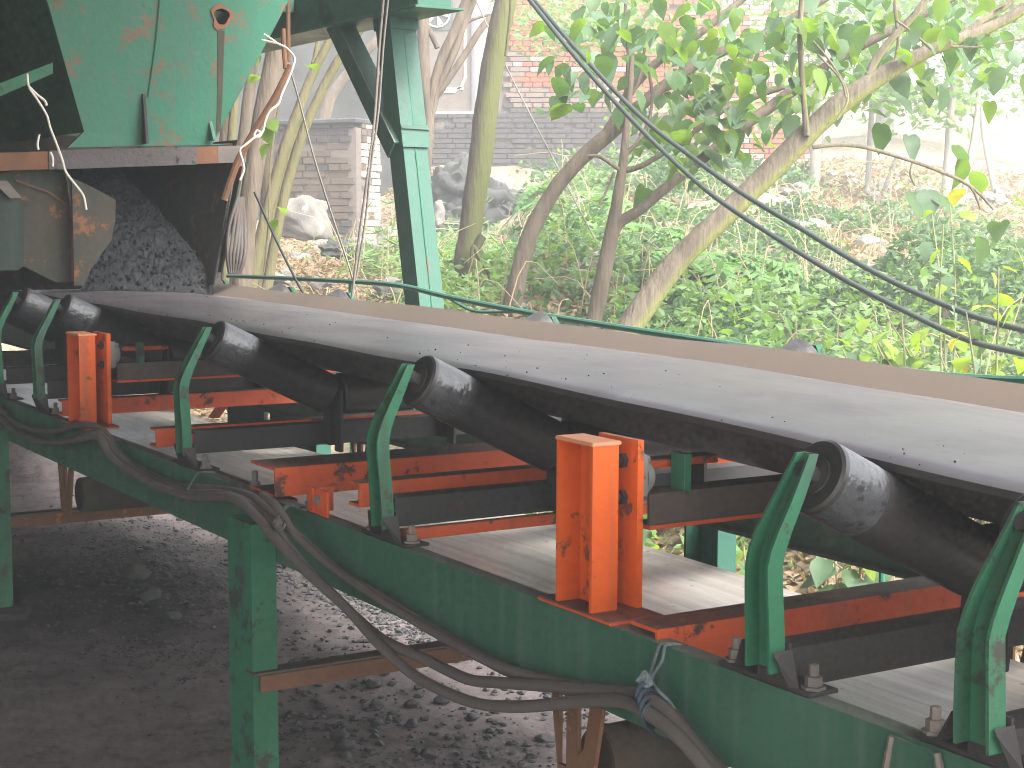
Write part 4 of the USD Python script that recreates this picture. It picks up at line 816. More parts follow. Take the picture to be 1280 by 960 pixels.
def scatter(P, S, r, up=.5, slim=.5):
    """Small leaves, each two triangles folded on the midrib."""
    P = np.asarray(P); n = len(P); S = np.broadcast_to(S, (n,))
    a = r.normal(size=(n, 3)); a[:, 2] *= .5; a /= np.linalg.norm(a, axis=1, keepdims=True)
    nr = r.normal(size=(n, 3)) * .6 + [0, -.25, up]; b = np.cross(a, nr); b /= np.linalg.norm(b, axis=1, keepdims=True) + 1e-9; c = np.cross(a, b)
    s = S[:, None]; wd = s * slim * r.uniform(.7, 1.2, (n, 1))
    v = np.stack([P, P + a * s * .5 + b * wd * .5 + c * s * .08, P + a * s, P + a * s * .5 - b * wd * .5 + c * s * .08], 1).reshape(-1, 3)
    k = np.arange(n)[:, None] * 4
    return v, np.vstack([k + [0, 1, 2], k + [0, 2, 3]])

# ================================================================== trees
def px_path(px, dz=0): return np.array([at(x, y, Z) for x, y, Z, _ in px]), np.array([w / 2 * Z / FPX for _, _, Z, w in px])
def limb(px, sides=12, seed=0, rough=.12, k=6):
    if px[-1][1] < -5:                                              # the stem goes on above the frame
        (x0, y0, _, _), (x1, y1, z1, w1) = px[-2:]; L = math.hypot(x1 - x0, y1 - y0); dx, dy = (x1 - x0) / L, (y1 - y0) / L
        px = list(px) + [(x1 + dx * 110, y1 + dy * 110, z1, w1 * .8), (x1 + dx * 230 + 15, y1 + dy * 230 - 10, z1, w1 * .4)]
    p, r = px_path(px); return tube(p, r, sides, k, rough, seed)
def tree(name, label, mt, trunk, branches=(), group=None):
    t = Thing(name, label, 'tree', group)
    t.part('trunk', limb(trunk, 14, 3, .10), mt, smooth=50)
    for k, b in enumerate(branches): t.part('branch', limb(b, 8, k + 5, .10), mt, smooth=50)
    return t
def Zed(z, pts): return [(x, y, z + (q[0] if q else 0), w) for x, y, w, *q in pts]
lr = np.random.default_rng(71)
def leaves(t, spots, Zr, size, mats, wts, parent=None, droop=.6):
    for x, y in spots:
        Z = lr.uniform(*Zr); L = size * lr.uniform(.6, 1.25)
        t.part('leaf', put_leaf(at(x, y, Z), L, lr, int(lr.integers(1e6)), droop), mats[int(lr.choice(len(mats), p=wts))], smooth=True)
def region(n, cx, cy, sx, sy): return np.column_stack([lr.normal(cx, sx, n), lr.normal(cy, sy, n)])
# 1 mossy trunk
t = tree('mossy_tree', 'straight tree trunk, mossy yellow green on one side, right of the green column', 'bark_moss', Zed(9.2, [(594, 425, 42), (593, 385, 40), (590, 350, 40), (585, 325, 36), (587, 295, 29), (593, 250, 29), (600, 205, 30), (606, 150, 30), (613, 100, 29), (622, 50, 28), (632, 0, 27), (640, -50, 26)]),
         [Zed(9.05, [(591, 320, 10), (600, 300, 12), (604, 295, 11)]), Zed(9.0, [(590, 325, 5), (592, 308, 6), (600, 325, 5), (612, 345, 5), (618, 372, 5)]), Zed(9.0, [(640, -20, 5), (638, 20, 5), (634, 55, 4), (632, 70, 4)])])
t.done()
# 2 curved trunk
t = tree('curved_tree', 'brown tree trunk curving up to the right beside the mossy trunk', 'bark_brown', Zed(8.3, [(634, 425, 24), (640, 385, 24), (648, 345, 22), (660, 300, 21), (678, 262, 20), (702, 225, 19), (735, 190, 19), (770, 160, 18), (800, 132, 16), (840, 100, 14), (890, 70, 13), (950, 45, 11), (1020, 5, 10), (1060, -20, 9)]),
         [Zed(8.3, [(752, 175, 12), (770, 145, 11), (790, 110, 12), (825, 75, 11), (870, 45, 10), (915, 10, 9), (940, -10, 8)]), Zed(8.3, [(776, 160, 8), (782, 130, 8), (786, 70, 6), (782, 20, 5), (784, -20, 4)]), Zed(8.2, [(790, 118, 5), (800, 95, 5), (806, 60, 4)])])
leaves(t, np.vstack([region(26, 720, 90, 28, 32), region(70, 830, 60, 50, 40), region(36, 760, 30, 50, 25), region(20, 830, 160, 25, 22)]), (7.6, 9.0), .105, ['leaf_a', 'leaf_b', 'leaf_c'], [.5, .3, .2])
t.done()
# 3 thin forked trunk
t = tree('forked_tree', 'slender forked tree with a trunk just left of the leaning trunk', 'bark_brown', Zed(7.5, [(736, 430, 21), (745, 390, 20), (754, 345, 20), (762, 305, 19), (768, 272, 16), (774, 235, 13), (780, 195, 11), (784, 150, 9), (788, 110, 7), (790, 70, 6)]),
         [Zed(7.5, [(763, 300, 14), (775, 278, 14), (800, 262, 13), (840, 228, 13), (880, 197, 14), (920, 165, 14), (965, 132, 14), (1010, 100, 14), (1060, 66, 13), (1110, 40, 11), (1170, 10, 9), (1220, -20, 8)]),
          Zed(7.5, [(778, 214, 8), (800, 208, 7), (828, 192, 7), (862, 170, 7), (900, 140, 8), (940, 122, 9), (980, 108, 8)]), Zed(7.5, [(782, 195, 5), (805, 165, 5), (815, 130, 4), (812, 90, 4)]), Zed(7.45, [(774, 212, 5), (750, 196, 5), (735, 195, 4)]),
          Zed(7.4, [(768, 215, 4), (760, 235, 3), (748, 258, 3)])])
leaves(t, np.vstack([region(110, 895, 140, 45, 30), region(85, 870, 60, 65, 38), region(45, 960, 60, 45, 35), region(22, 855, 200, 22, 25)]), (7.0, 8.4), .10, ['leaf_a', 'leaf_b', 'leaf_c', 'leaf_yellow'], [.45, .295, .25, .005])
for x, y, m in ((708, 130, 'leaf_c'), (725, 112, 'leaf_a'), (695, 97, 'leaf_a'), (797, 130, 'leaf_b'), (800, 182, 'leaf_b'), (806, 235, 'leaf_a'), (752, 68, 'leaf_b')):
    t.part('leaf', put_leaf(at(x, y, 7.6), .135, lr, int(lr.integers(1e6)), .7), m, smooth=True)
t.done()
# 4 leaning trunk
t = tree('leaning_tree', 'thick pale trunk leaning far to the right with mossy underside', 'bark_lean', Zed(6.7, [(760, 440, 34), (785, 410, 33), (812, 372, 31), (842, 332, 30), (878, 295, 29), (918, 258, 28), (960, 217, 28), (1000, 176, 28), (1035, 143, 27), (1075, 112, 25), (1120, 84, 22), (1165, 62, 17), (1210, 45, 15), (1250, 28, 14), (1300, 0, 13), (1340, -20, 12)]),
         [Zed(6.65, [(1008, 170, 9), (1006, 140, 8), (1002, 90, 8), (1000, 40, 7), (1003, -15, 7)]), Zed(6.7, [(1082, 106, 12), (1092, 80, 11), (1112, 52, 10), (1140, 22, 9), (1165, -10, 9)]), Zed(6.7, [(1118, 82, 5), (1123, 50, 5), (1119, 10, 5), (1121, -15, 5)]),
          Zed(6.7, [(1195, 50, 9), (1225, 28, 9), (1260, 5, 8), (1275, -15, 8)]), Zed(6.5, [(1016, 184, 6), (1045, 181, 5), (1075, 183, 5), (1110, 192, 5), (1145, 203, 5), (1175, 214, 5), (1205, 228, 5), (1225, 243, 4), (1242, 262, 3)]),
          Zed(6.5, [(1205, 228, 4), (1215, 236, 4), (1222, 250, 4), (1226, 262, 3)]), Zed(6.6, [(1046, 150, 3), (1060, 120, 3), (1040, 80, 3), (1015, 50, 3)]), Zed(6.6, [(1058, 122, 3), (1050, 98, 3), (1022, 68, 3)]), Zed(6.6, [(1190, 58, 3), (1230, 58, 3), (1290, 46, 3)]), Zed(6.6, [(1140, 204, 3), (1138, 218, 3), (1144, 232, 3)]), Zed(6.6, [(1165, 62, 4), (1140, 40, 3), (1120, 25, 3)])])
leaves(t, np.vstack([region(60, 1000, 40, 38, 34), region(80, 1130, 25, 70, 28), region(55, 1220, 40, 50, 35), region(26, 1170, 80, 55, 20), region(18, 1060, 95, 30, 25), region(20, 930, 100, 30, 30)]), (6.4, 8.0), .095, ['leaf_a', 'leaf_b', 'leaf_c', 'leaf_yellow'], [.41, .325, .26, .005])
for x, y, m in ((1136, 170, 'leaf_b'), (1195, 182, 'leaf_b'), (1200, 200, 'leaf_c'), (1160, 238, 'leaf_b'), (1222, 215, 'leaf_c'), (1200, 236, 'leaf_yellow'), (1250, 278, 'leaf_a'), (1165, 245, 'leaf_a'), (1140, 240, 'leaf_a'), (1225, 298, 'leaf_b'), (1268, 245, 'leaf_c'), (1120, 115, 'leaf_b'), (1102, 155, 'leaf_a'), (1180, 110, 'leaf_a'), (1210, 90, 'leaf_b'), (1150, 100, 'leaf_c'), (1245, 85, 'leaf_b')):
    t.part('leaf', put_leaf(at(x, y, 6.9), .12, lr, int(lr.integers(1e6)), .8), m, smooth=True)
t.done()
# 5 stems beside the hopper
cl = [('bark_brown', 'thick brown stem half hidden by the rusty prop', [(302, 380, 26), (306, 300, 26), (318, 210, 25), (332, 130, 26), (348, 60, 28), (362, 10, 30), (368, -25, 30)]),
      ('bark_green', 'greenish stem rising from the rubble in front of the brick pier', [(312, 372, 15), (325, 300, 14), (340, 240, 14), (354, 190, 14), (372, 140, 13), (392, 90, 12), (412, 50, 11), (430, 10, 10), (440, -20, 10)]),
      ('bark_green', 'olive stem crossing the left edge of the brick pier', [(332, 372, 14), (345, 295, 13), (358, 235, 13), (374, 180, 13), (392, 135, 12), (420, 80, 12), (455, 30, 11), (485, -10, 10)]),
      ('bark_green', 'slim upright greenish pole nearest the hopper plate', [(281, 360, 11), (284, 260, 11), (289, 180, 11), (296, 100, 10), (306, 30, 9), (312, -20, 9)]),
      ('bark_brown', 'short brown stem close against the hopper gusset', [(270, 350, 15), (274, 260, 14), (280, 180, 13), (288, 110, 12), (298, 40, 12), (304, -20, 11)]),
      ('bark_brown', 'shadowed stem behind the pier top, leaning right', [(398, 215, 18), (402, 165, 17), (412, 125, 15), (432, 95, 13), (462, 60, 12), (490, 30, 11), (515, 5, 10)]),
      ('bark_brown', 'dark stem filling the gap beside the thick brown stem', [(322, 375, 16), (330, 300, 15), (334, 220, 14), (338, 150, 13), (345, 90, 12), (352, 20, 11), (356, -20, 11)]),
      ('bark_brown', 'straight stem behind the greenish pole', [(292, 375, 17), (296, 280, 16), (303, 190, 15), (312, 110, 14), (325, 30, 13), (332, -20, 12)]),
      ('bark_green', 'thin pale stem between the two olive stems', [(322, 350, 8), (334, 290, 8), (362, 190, 7), (384, 110, 7), (398, 50, 6), (404, -20, 6)])]
for k, (m, lab, pts) in enumerate(cl):
    z = (9.0, 9.4, 9.5, 8.8, 9.2, 17.0, 10.2, 9.8, 10.0)[k]
    tree('young_tree', lab, m, Zed(z, pts), (), 'stems beside the hopper').done()
t = tree('clump_tree', 'pale grey multi stemmed tree right behind the green column', 'bark_brown', Zed(11, [(528, 300, 15), (533, 210, 13), (536, 150, 13), (530, 90, 15), (529, 40, 15), (532, -20, 14)]),
         [Zed(11, [(537, 140, 12), (542, 110, 12), (552, 75, 13), (570, 35, 13), (588, -10, 13)]), Zed(11, [(538, 150, 9), (548, 110, 9), (568, 65, 9), (582, 25, 9), (598, -12, 8)]), Zed(11, [(538, 130, 9), (558, 103, 9), (585, 62, 9), (608, 28, 9), (640, 0, 8)]), Zed(11, [(547, 60, 7), (540, 45, 7), (533, 30, 6)]), Zed(11, [(575, 35, 4), (590, 25, 4), (612, 18, 4)])]); t.done()
# small stray leaves by the hopper
sp = Thing('sapling', 'spindly sapling with a few light leaves beside the hopper stems', 'plant')
sp.part('stem', tube([at(x, y, 8.6) for x, y in ((330, 340), (336, 270), (338, 200), (345, 150), (358, 80))], .005, 6, 4), 'bark_green')
for x, y in ((325, 70), (322, 95), (330, 160), (336, 180), (385, 82), (345, 285), (340, 275), (352, 260), (328, 62), (338, 150)):
    sp.part('leaf', put_leaf(at(x, y, 8.5), .09, lr, int(lr.integers(1e6)), .5), 'leaf_c', smooth=True)
sp.done()
# background trunks on the right slope
bt = [(15, [(1020, 295, 14), (1018, 240, 14), (1020, 180, 14), (1027, 120, 13), (1033, 60, 12), (1036, -20, 11)], 'pale trunk on the slope behind the leaning trunk'), (15.5, [(1084, 280, 8), (1085, 230, 8), (1088, 170, 7), (1090, 110, 7), (1088, -20, 6)], 'thin upright trunk in the middle of the bright slope'),
      (15.5, [(1093, 280, 7), (1102, 250, 7), (1112, 220, 6), (1122, 195, 5)], 'short thin trunk forking off to the right on the slope'), (15, [(1178, 285, 14), (1184, 230, 14), (1188, 180, 14), (1190, 140, 13), (1200, 60, 11), (1215, -20, 9)], 'grey trunk with a broken stub on the right slope'),
      (15, [(1193, 282, 9), (1200, 255, 9), (1206, 235, 8), (1220, 150, 7), (1225, 90, 6)], 'thin trunk hugging the grey trunk on its right'), (17, [(894, 240, 16), (892, 200, 15), (900, 130, 13), (905, 60, 12), (905, -20, 11)], 'pale trunk standing before the right part of the brick wall'),
      (18, [(1245, 250, 7), (1228, 150, 7), (1235, 80, 6), (1250, -20, 5)], 'faint trunk far right in the haze')]
for k, (z, pts, lab) in enumerate(bt):
    t = tree('slope_tree', lab, 'bark_pale', Zed(z, pts), (), 'trunks on the far slope'); r = np.random.default_rng(640 + k); P = []
    for c in range(12):
        x, y = r.normal(pts[-1][0], 55), r.uniform(-40, 150); P += [at(x + r.normal(0, 22), y + r.normal(0, 13), z + r.normal(0, .5)) for _ in range(70)]
    if len(pts) > 4: t.part('crown', scatter(P, r.uniform(.06, .13, len(P)), r, .6, .62), 'foliage_light')
    t.done()
# far trees whose crowns close the view on the right and above the wall
def far_tree(label, x, Y, hgt, cr, n, m, seed):
    r = np.random.default_rng(seed); z0 = float(height(x, Y)[0]); t = Thing('far_tree', label, 'tree', 'far trees above the slope')
    t.part('trunk', tube([[x, Y, z0 - .2], [x + .1, Y, z0 + hgt * .4], [x + r.normal(0, .3), Y, z0 + hgt]], [.16, .12, .05], 8, 4, .1, seed), 'bark_pale')
    ctr = np.column_stack([r.normal(x, cr * .5, 34), r.normal(Y, cr * .4, 34), z0 + hgt * r.uniform(.25, 1.1, 34)])
    P = np.vstack([c + r.normal(size=(n // 34, 3)) * r.uniform(.18, .5) * cr * .5 for c in ctr])
    t.part('crown', scatter(P, r.uniform(.08, .2, len(P)), r, .6, .6), m); t.done()
for k, (x, Y, hh, cr, n, m, lab) in enumerate([(3.2, 24, 5, 1.7, 5000, 'foliage_light', 'leafy tree rising behind the right part of the brick wall'), (5.6, 25, 5.5, 2.2, 5200, 'foliage_light', 'bright leafy tree at the top of the slope behind the leaning trunk'), (7.6, 23, 4.6, 2.0, 5200, 'foliage_light', 'washed out leafy tree at the top right'),
                                               (9.6, 28, 6, 2.6, 5200, 'foliage', 'hazy tree farthest to the right'), (1.4, 25, 4.6, 1.6, 5000, 'foliage', 'leafy tree over the middle of the brick wall'), (-1.2, 28, 5, 2.0, 4600, 'foliage_light', 'pale tree behind the white cabin'), (-4.2, 30, 6, 2.4, 5200, 'foliage', 'dark tree far left behind the hopper'), (12.5, 34, 7, 3, 5000, 'foliage_light', 'pale hazy tree outside the right end of the slope')]):
    far_tree(lab, x, Y, hh, cr, n, m, 500 + k)
# overhanging sprays on the wall top
for k, (x, y, Z, n, sx, sy, lab) in enumerate([(690, 30, 17, 700, 30, 24, 'light green creeper spray hanging over the wall beside the mossy trunk'), (760, 25, 17, 800, 34, 20, 'feathery green spray hanging over the middle of the wall')]):
    r = np.random.default_rng(60 + k); P = np.array([at(a, b, c) for a, b, c in zip(r.normal(x, sx, n), r.normal(y, sy, n), r.normal(Z, .4, n))])
    single('creeper', scatter(P, r.uniform(.05, .12, n), r, .3, .45), 'foliage_light', lab, 'plant')

# ================================================================== brick wall
def brick(cx, cy, cz, l, hh, d, jit, r):
    v, f = bevel_box([-l / 2, -d / 2, -hh / 2], [l / 2, d / 2, hh / 2], .004) if False else (np.array([[sx * l / 2, sy * d / 2, sz * hh / 2] for sx in (-1, 1) for sy in (-1, 1) for sz in (-1, 1)]), np.array([[0, 1, 3], [0, 3, 2], [4, 6, 7], [4, 7, 5], [0, 4, 5], [0, 5, 1], [2, 3, 7], [2, 7, 6], [0, 2, 6], [0, 6, 4], [1, 5, 7], [1, 7, 3]]))
    v = v * (1 + r.normal(0, .012, 3)); a = r.normal(0, .012); v = np.column_stack([v[:, 0] * math.cos(a) - v[:, 2] * math.sin(a) * .3, v[:, 1], v[:, 2] + v[:, 0] * a * .3])
    return v + [cx, cy + r.normal(0, jit), cz], f
def course(x0, x1, k, hdr):
    L, c, x = (.115 if hdr else .24), [], x0 - (.06 if k % 2 else 0) - (.03 if hdr else 0)
    while x < x1:
        c.append((x + L / 2, L)); x += L + .011
    return c
br = np.random.default_rng(81); WY = 21.0
wall = Thing('brick_wall', 'old red brick wall, sooty black at its lower left, behind the trees', 'brick wall')
wall.part('core', bevel_box([-1.3, WY + .012, 1.7], [3.95, WY + .3, 4.75], .004), 'mortar')
cand = []
for k in range(44):
    z = 1.98 + k * .064
    xr = 3.9 - .5 * meshkit.noise(np.array([[k * .35, 0, 0]]), 3)[0]
    xl = -1.25 if z < 2.83 else -.02
    for x, L in course(xl, xr, k, k % 4 == 3):
        if br.random() < .01: continue
        ci = 640 + FPX * x / WY; nz = float(meshkit.fbm(np.array([[x * 1.1, z * 1.1, 0]]), 3, 9)[0])
        soot = (2.98 - z) * 2.2 + (1.15 - x) * .55 + (nz - .5) * 3.2
        pale = (x - 2.1) * .5 + (z - 2.6) * .1 + (nz - .5) * 2.4
        m = 'brick_soot' if soot > .75 else 'brick_sooty' if soot > .1 else 'brick_pale' if pale + br.normal(0, .3) > .35 else 'brick_red'
        if soot < .75 and br.random() < .08: m = 'brick_pale'
        if soot > .4 and br.random() < .10: m = 'brick_grey'
        cand.append((brick(x, WY, z, L - .004, .053, .06, .004, br), m, ci, z, L))
pick = [c for c in cand if c[4] > .2 and 640 < c[2] < 990 and c[3] < 4.2]
pick = [pick[i] for i in np.linspace(0, len(pick) - 1, min(300, len(pick))).astype(int)]; ids = {id(c) for c in pick}
for c in pick: wall.part('brick', c[0], c[1])
for m in ('brick_red', 'brick_pale', 'brick_soot', 'brick_sooty'):
    rest = [c[0] for c in cand if id(c) not in ids and c[1] == m]
    if rest: wall.part('bricks', join(*rest), m, kind='stuff')
wall.part('footing', bevel_box([-1.3, WY - .06, 1.6], [2.4, WY - .002, 1.985], .01), 'stone_dark')
wall.done()
# white cabin with a rounded frame above the sooty wall
cb = Thing('white_cabin', 'white cabin side with a rounded pink window frame behind the mossy trunk', 'cabin')
def cab(x, y): q = at(x, y, WY); return q[0], q[2]
def cprism(poly, y0, y1):
    m = trimesh.creation.extrude_polygon(poly, y1 - y0, engine='earcut'); p = np.array(m.vertices); return np.column_stack([p[:, 0], y1 - p[:, 2], p[:, 1]]), np.array(m.faces)
fr_ = Polygon([cab(500, -40), cab(585, -40), cab(585, 100), cab(580, 112), cab(570, 119), cab(500, 122)])
cb.part('wall', cprism(shapely.box(*cab(495, 160), *cab(590, -40)), WY + .06, WY + .3), 'white_panel')
cb.part('dark_base', cprism(shapely.box(*cab(495, 140), *cab(592, 112)), WY + .02, WY + .055), 'black_panel')
cb.part('sill', cprism(shapely.box(*cab(495, 143.5), *cab(600, 141)), WY - .03, WY + .056), 'white_panel')
cb.part('window_frame', cprism(fr_.buffer(-.012).difference(fr_.buffer(-.045)), WY + .0, WY + .019), 'pink_trim')
cb.part('window_bar', cprism(shapely.box(*cab(545, 114), *cab(580, 111)), WY + .0, WY + .019), 'white_panel')
cb.part('corner_post', lathe([cab(606, 0)[0], WY + .1, cab(606, 142)[1]], [cab(606, 0)[0], WY + .1, cab(606, -40)[1]], [(0, 0), (0, .19), (2.0, .19), (2.0, 0)], 20), 'grey_panel', smooth=40)
fan = [cab(548, 22)]
cb.part('fan_guard', cprism(Polygon(np.column_stack([cab(548, 22)[0] + .17 * np.cos(th), cab(548, 22)[1] + .17 * np.sin(th)])).difference(Polygon(np.column_stack([cab(548, 22)[0] + .15 * np.cos(th), cab(548, 22)[1] + .15 * np.sin(th)]))), WY - .02, WY + .0), 'grey_panel')
for k in range(5):
    a = k * 1.257; c = cab(548, 22); cb.part('fan_blade', cprism(Polygon([(c[0] + .02 * math.cos(a), c[1] + .02 * math.sin(a)), (c[0] + .14 * math.cos(a - .3), c[1] + .14 * math.sin(a - .3)), (c[0] + .14 * math.cos(a + .25), c[1] + .14 * math.sin(a + .25))]), WY - .012, WY - .006), 'grey_panel')
cb.part('fan_box', cprism(shapely.box(cab(548, 22)[0] - .2, cab(548, 22)[1] - .2, cab(548, 22)[0] + .2, cab(548, 22)[1] + .2), WY + .002, WY + .059), 'black_panel')
cb.done()
# brick pier on the left
pr = Thing('brick_pier', 'ruined grey brick pier with a pale lit right side, left of the green column', 'brick pier')
ang = math.radians(-24); PC = at(447, 290, 15.5); cA, sA = math.cos(ang), math.sin(ang)
def plc(v): v = np.asarray(v); return np.column_stack([PC[0] + v[:, 0] * cA - v[:, 1] * sA, PC[1] + v[:, 0] * sA + v[:, 1] * cA, v[:, 2]])
zt = at(400, 152, 15.5)[2]; zb = 1.0
v, f = bevel_box([-1.05, .012, zb], [-.012, .36, zt - .06], .004); pr.part('core', (plc(v), f), 'mortar')
k = 0; z = zb + .03
while z < zt:
    top = z > zt - .2
    for x, L in course(-1.03, -.06, k, k % 4 == 2):
        if x + L / 2 > .01: L = max(.05, 2 * (0 - x) - .005) if x < -.03 else 0
        if L <= 0: continue
        v, f = brick(x, .05, z, L - .004, .055, .1, .006, br); pr.part('brick', (plc(v), f), 'brick_soot' if top or br.random() < .18 else 'brick_grey')
    for q in range(3 if k % 2 else 4):
        d = .12 if k % 2 else .09
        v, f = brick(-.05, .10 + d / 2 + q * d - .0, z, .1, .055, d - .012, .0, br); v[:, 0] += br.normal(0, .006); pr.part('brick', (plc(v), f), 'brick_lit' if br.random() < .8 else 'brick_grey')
    z += .066; k += 1
v, f = bevel_box([-1.08, -.03, zt - .02], [.01, .4, zt + .03], .012); pr.part('cap_slab', (plc(v), f), 'stone_dark')
pr.done()
# rubble wall behind the stems
rw = Thing('rubble_wall', 'rough tan rubble stone wall behind the hopper stems', 'stone wall')
r5 = np.random.default_rng(91)
p0_, p1_ = at(300, 60, 17.9), at(535, 60, 17.9)
rw.part('core', bevel_box([p0_[0] - .3, 18.02, 1.0], [p1_[0], 18.5, 4.4], .02), 'stone_dark')
for a in np.arange(330, 536, 13):
    for b in np.arange(-10, 205, 11):
        q = at(a + r5.normal(0, 2.5), b + r5.normal(0, 2), 18.0); v, f = blob(q, r5.uniform(.05, .075), int(r5.integers(1e5)), .35, 1, (1.15, .6, .85)); rw.part('stone', (v, f), ['stone_tan', 'stone', 'stone_dark'][int(r5.choice(3, p=[.4, .3, .3]))], smooth=60)
rw.done()
# boulders, blocks, rubble
def rock(x, y, Z, w, label, m='stone', sq=(1, .9, .85), sd=1, sub=3, name='boulder', grp=None, cat='rock'):
    p = at(x, y, Z); r = w / 2 * Z / FPX
    single(name, blob(p, r, sd, .6 if m == 'stone_dark' else .42, sub, sq, 2.6 if m == 'stone_dark' else 1.3), m, label, cat, grp, smooth=40)
rock(378, 275, 13.0, 74, 'large pale grey boulder at the foot of the brick pier', 'stone', (1, .9, .95), 4)
rock(455, 312, 13.0, 50, 'flat grey rock beside the boulder, below the lit pier side', 'stone', (1.2, .9, .6), 8)
rock(420, 312, 12.0, 34, 'dark angular rock between the boulder and the belt', 'stone_dark', (1.1, .9, .7), 9)
rock(490, 300, 14.5, 40, 'pale rubble rock half hidden behind the green column', 'stone', (1, .9, .9), 12)
rock(548, 270, 13.5, 34, 'small upright stone right of the green column', 'stone', (.6, .8, 1.2), 15)
for k, (x, y, w, h_, lab) in enumerate([(700, 350, 76, 28, 'long mossy stone block on top of the low terrace beside the curved trunk'), (684, 385, 52, 40, 'squat stone block at the left of the low terrace'), (726, 388, 46, 38, 'squat stone block at the right of the low terrace, touching the thin trunk'), (655, 372, 30, 34, 'small weathered block behind the foot of the curved trunk')]):
    q = at(x, y, 9.1); a, b = w / 2 * 9.1 / FPX, h_ / 2 * 9.1 / FPX
    v, f = bevel_box([-a, -.16, -b], [a, .16, b], .02); m_ = trimesh.Trimesh(v, f).subdivide().subdivide(); v = np.array(m_.vertices); v += (meshkit.fbm(v * 9 + k * 7, 3, 4)[:, None] - .5) * .05 * np.array([1, 1, 1])
    single('stone_block', (v + q, np.array(m_.faces)), 'stone_tan', lab, 'stone block', 'stone blocks of the low terrace', smooth=40)
for k in range(26):                                                # black rock face below the sooty wall
    x, y = r5.uniform(556, 662), r5.uniform(222, 335); rock(x, y, 15.6, r5.uniform(40, 74), 'dark soot stained rock in the hollow under the sooty wall', 'stone_dark', (1, .8, 1), 600 + k, 3, 'rock', 'dark rocks under the sooty wall')
for k in range(150):
    u_ = r5.random()
    x, Z = (r5.uniform(300, 560), r5.uniform(9.6, 15.5)) if u_ < .35 else (r5.uniform(980, 1330), r5.uniform(8.5, 19)) if u_ < .9 else (r5.uniform(640, 760), r5.uniform(8.2, 13))
    X_ = (x - 640) * Z / FPX; zz = float(height(X_, Z)[0]); w = r5.uniform(.04, .12)
    single('rubble_stone', blob([X_, Z, zz + w * .25], w, 700 + k, .5, 2, (1.15, .9, .7), 1.9), 'stone', ['loose pale rubble stone on the littered slope below the brick pier', 'loose pale rubble stone on the bright slope right of the leaning trunk', 'loose pale rubble stone near the low terrace'][0 if u_ < .35 else 1 if u_ < .9 else 2], 'rock', ['rubble below the brick pier', 'rubble on the bright slope', 'rubble near the terrace'][0 if u_ < .35 else 1 if u_ < .9 else 2], smooth=28)

# ================================================================== undergrowth
r6 = np.random.default_rng(101)
def on_slope(cols, Zs, n): c = r6.uniform(*cols, n); Z = r6.uniform(Zs[0] ** .5, Zs[1] ** .5, n) ** 2; return (c - 640) * Z / FPX, Z
def cover(n, cols, Zs, lift, size, mask=None, slim=.55, up=.5):
    x, y = on_slope(cols, Zs, n); nz = meshkit.fbm(np.column_stack([x * .8, y * .8, 0 * x]), 3, 31)
    if mask: k = mask(x, y, nz); x, y, nz = x[k], y[k], nz[k]
    h = height(x, y); tall = np.clip((nz - .38) * 3.2, .12, 1.2)
    z = h + lift * tall * r6.random(len(x)) ** .6 - .01; ok = h > .06
    return scatter(np.column_stack([x, y, z])[ok], (r6.uniform(.6, 1.3, len(x)) * size)[ok], r6, up, slim)
single('undergrowth', join(cover(9000, (640, 1400), (6.0, 8.2), .22, .05, lambda x, y, n: n + .2 * r6.random(len(n)) > .53), cover(34000, (640, 1400), (8.2, 13.5), .42, .06, lambda x, y, n: ((640 + FPX * x / y > 800) | (r6.random(len(x)) < .3)) & (n + .22 * r6.random(len(n)) > .52 + .16 * np.clip((640 + FPX * x / y - 1000) / 150, 0, 1) * np.clip((y - 8.5) / 1.5, 0, 1))), cover(20000, (640, 1400), (12, 17.5), .3, .075, lambda x, y, n: (n + r6.normal(0, .05, len(n)) > .46) & (640 + FPX * x / y < 1010) & ((640 + FPX * x / y > 810) | (r6.random(len(x)) < .3)))), 'foliage', 'dense green undergrowth covering the bank behind the belt', 'undergrowth', kind='stuff')
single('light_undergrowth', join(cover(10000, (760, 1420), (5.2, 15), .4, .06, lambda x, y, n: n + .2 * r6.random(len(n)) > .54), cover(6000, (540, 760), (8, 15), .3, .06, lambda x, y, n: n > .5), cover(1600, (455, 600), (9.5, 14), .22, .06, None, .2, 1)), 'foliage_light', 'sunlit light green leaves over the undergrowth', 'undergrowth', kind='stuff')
single('leaf_litter', join(cover(26000, (240, 640), (8.6, 17.5), .05, .055, lambda x, y, n: (640 + FPX * x / y < 545) | (y < 12.5), .42, .9), cover(9000, (760, 1400), (4.4, 8), .06, .07, None, .5, .9), cover(20000, (980, 1420), (11, 22), .05, .085, None, .45, .9), cover(4000, (600, 800), (7, 15), .05, .07, None, .6, .9)), 'litter', 'dry fallen leaves and twigs littering the slope', 'leaf litter', kind='stuff')
# dry grass stalks
P = []
for k in range(420):
    x, y = on_slope((380, 1350), (5.0, 14), 1); z = float(height(x, y)[0])
    if z < .06: continue
    L = r6.uniform(.2, .6); a = r6.normal(0, .5, 2)
    P.append(tube([[x[0], y[0], z], [x[0] + a[0] * L * .4, y[0] + a[1] * L * .3, z + L * .7], [x[0] + a[0] * L, y[0] + a[1] * L * .6, z + L * (.7 + r6.normal(0, .2))]], [.0035, .003, .0015], 4, 3, cap=False))
single('dry_stalks', join(*P), 'dry_stem', 'dry straw coloured stalks and twigs among the undergrowth', 'dry stalks', kind='stuff')
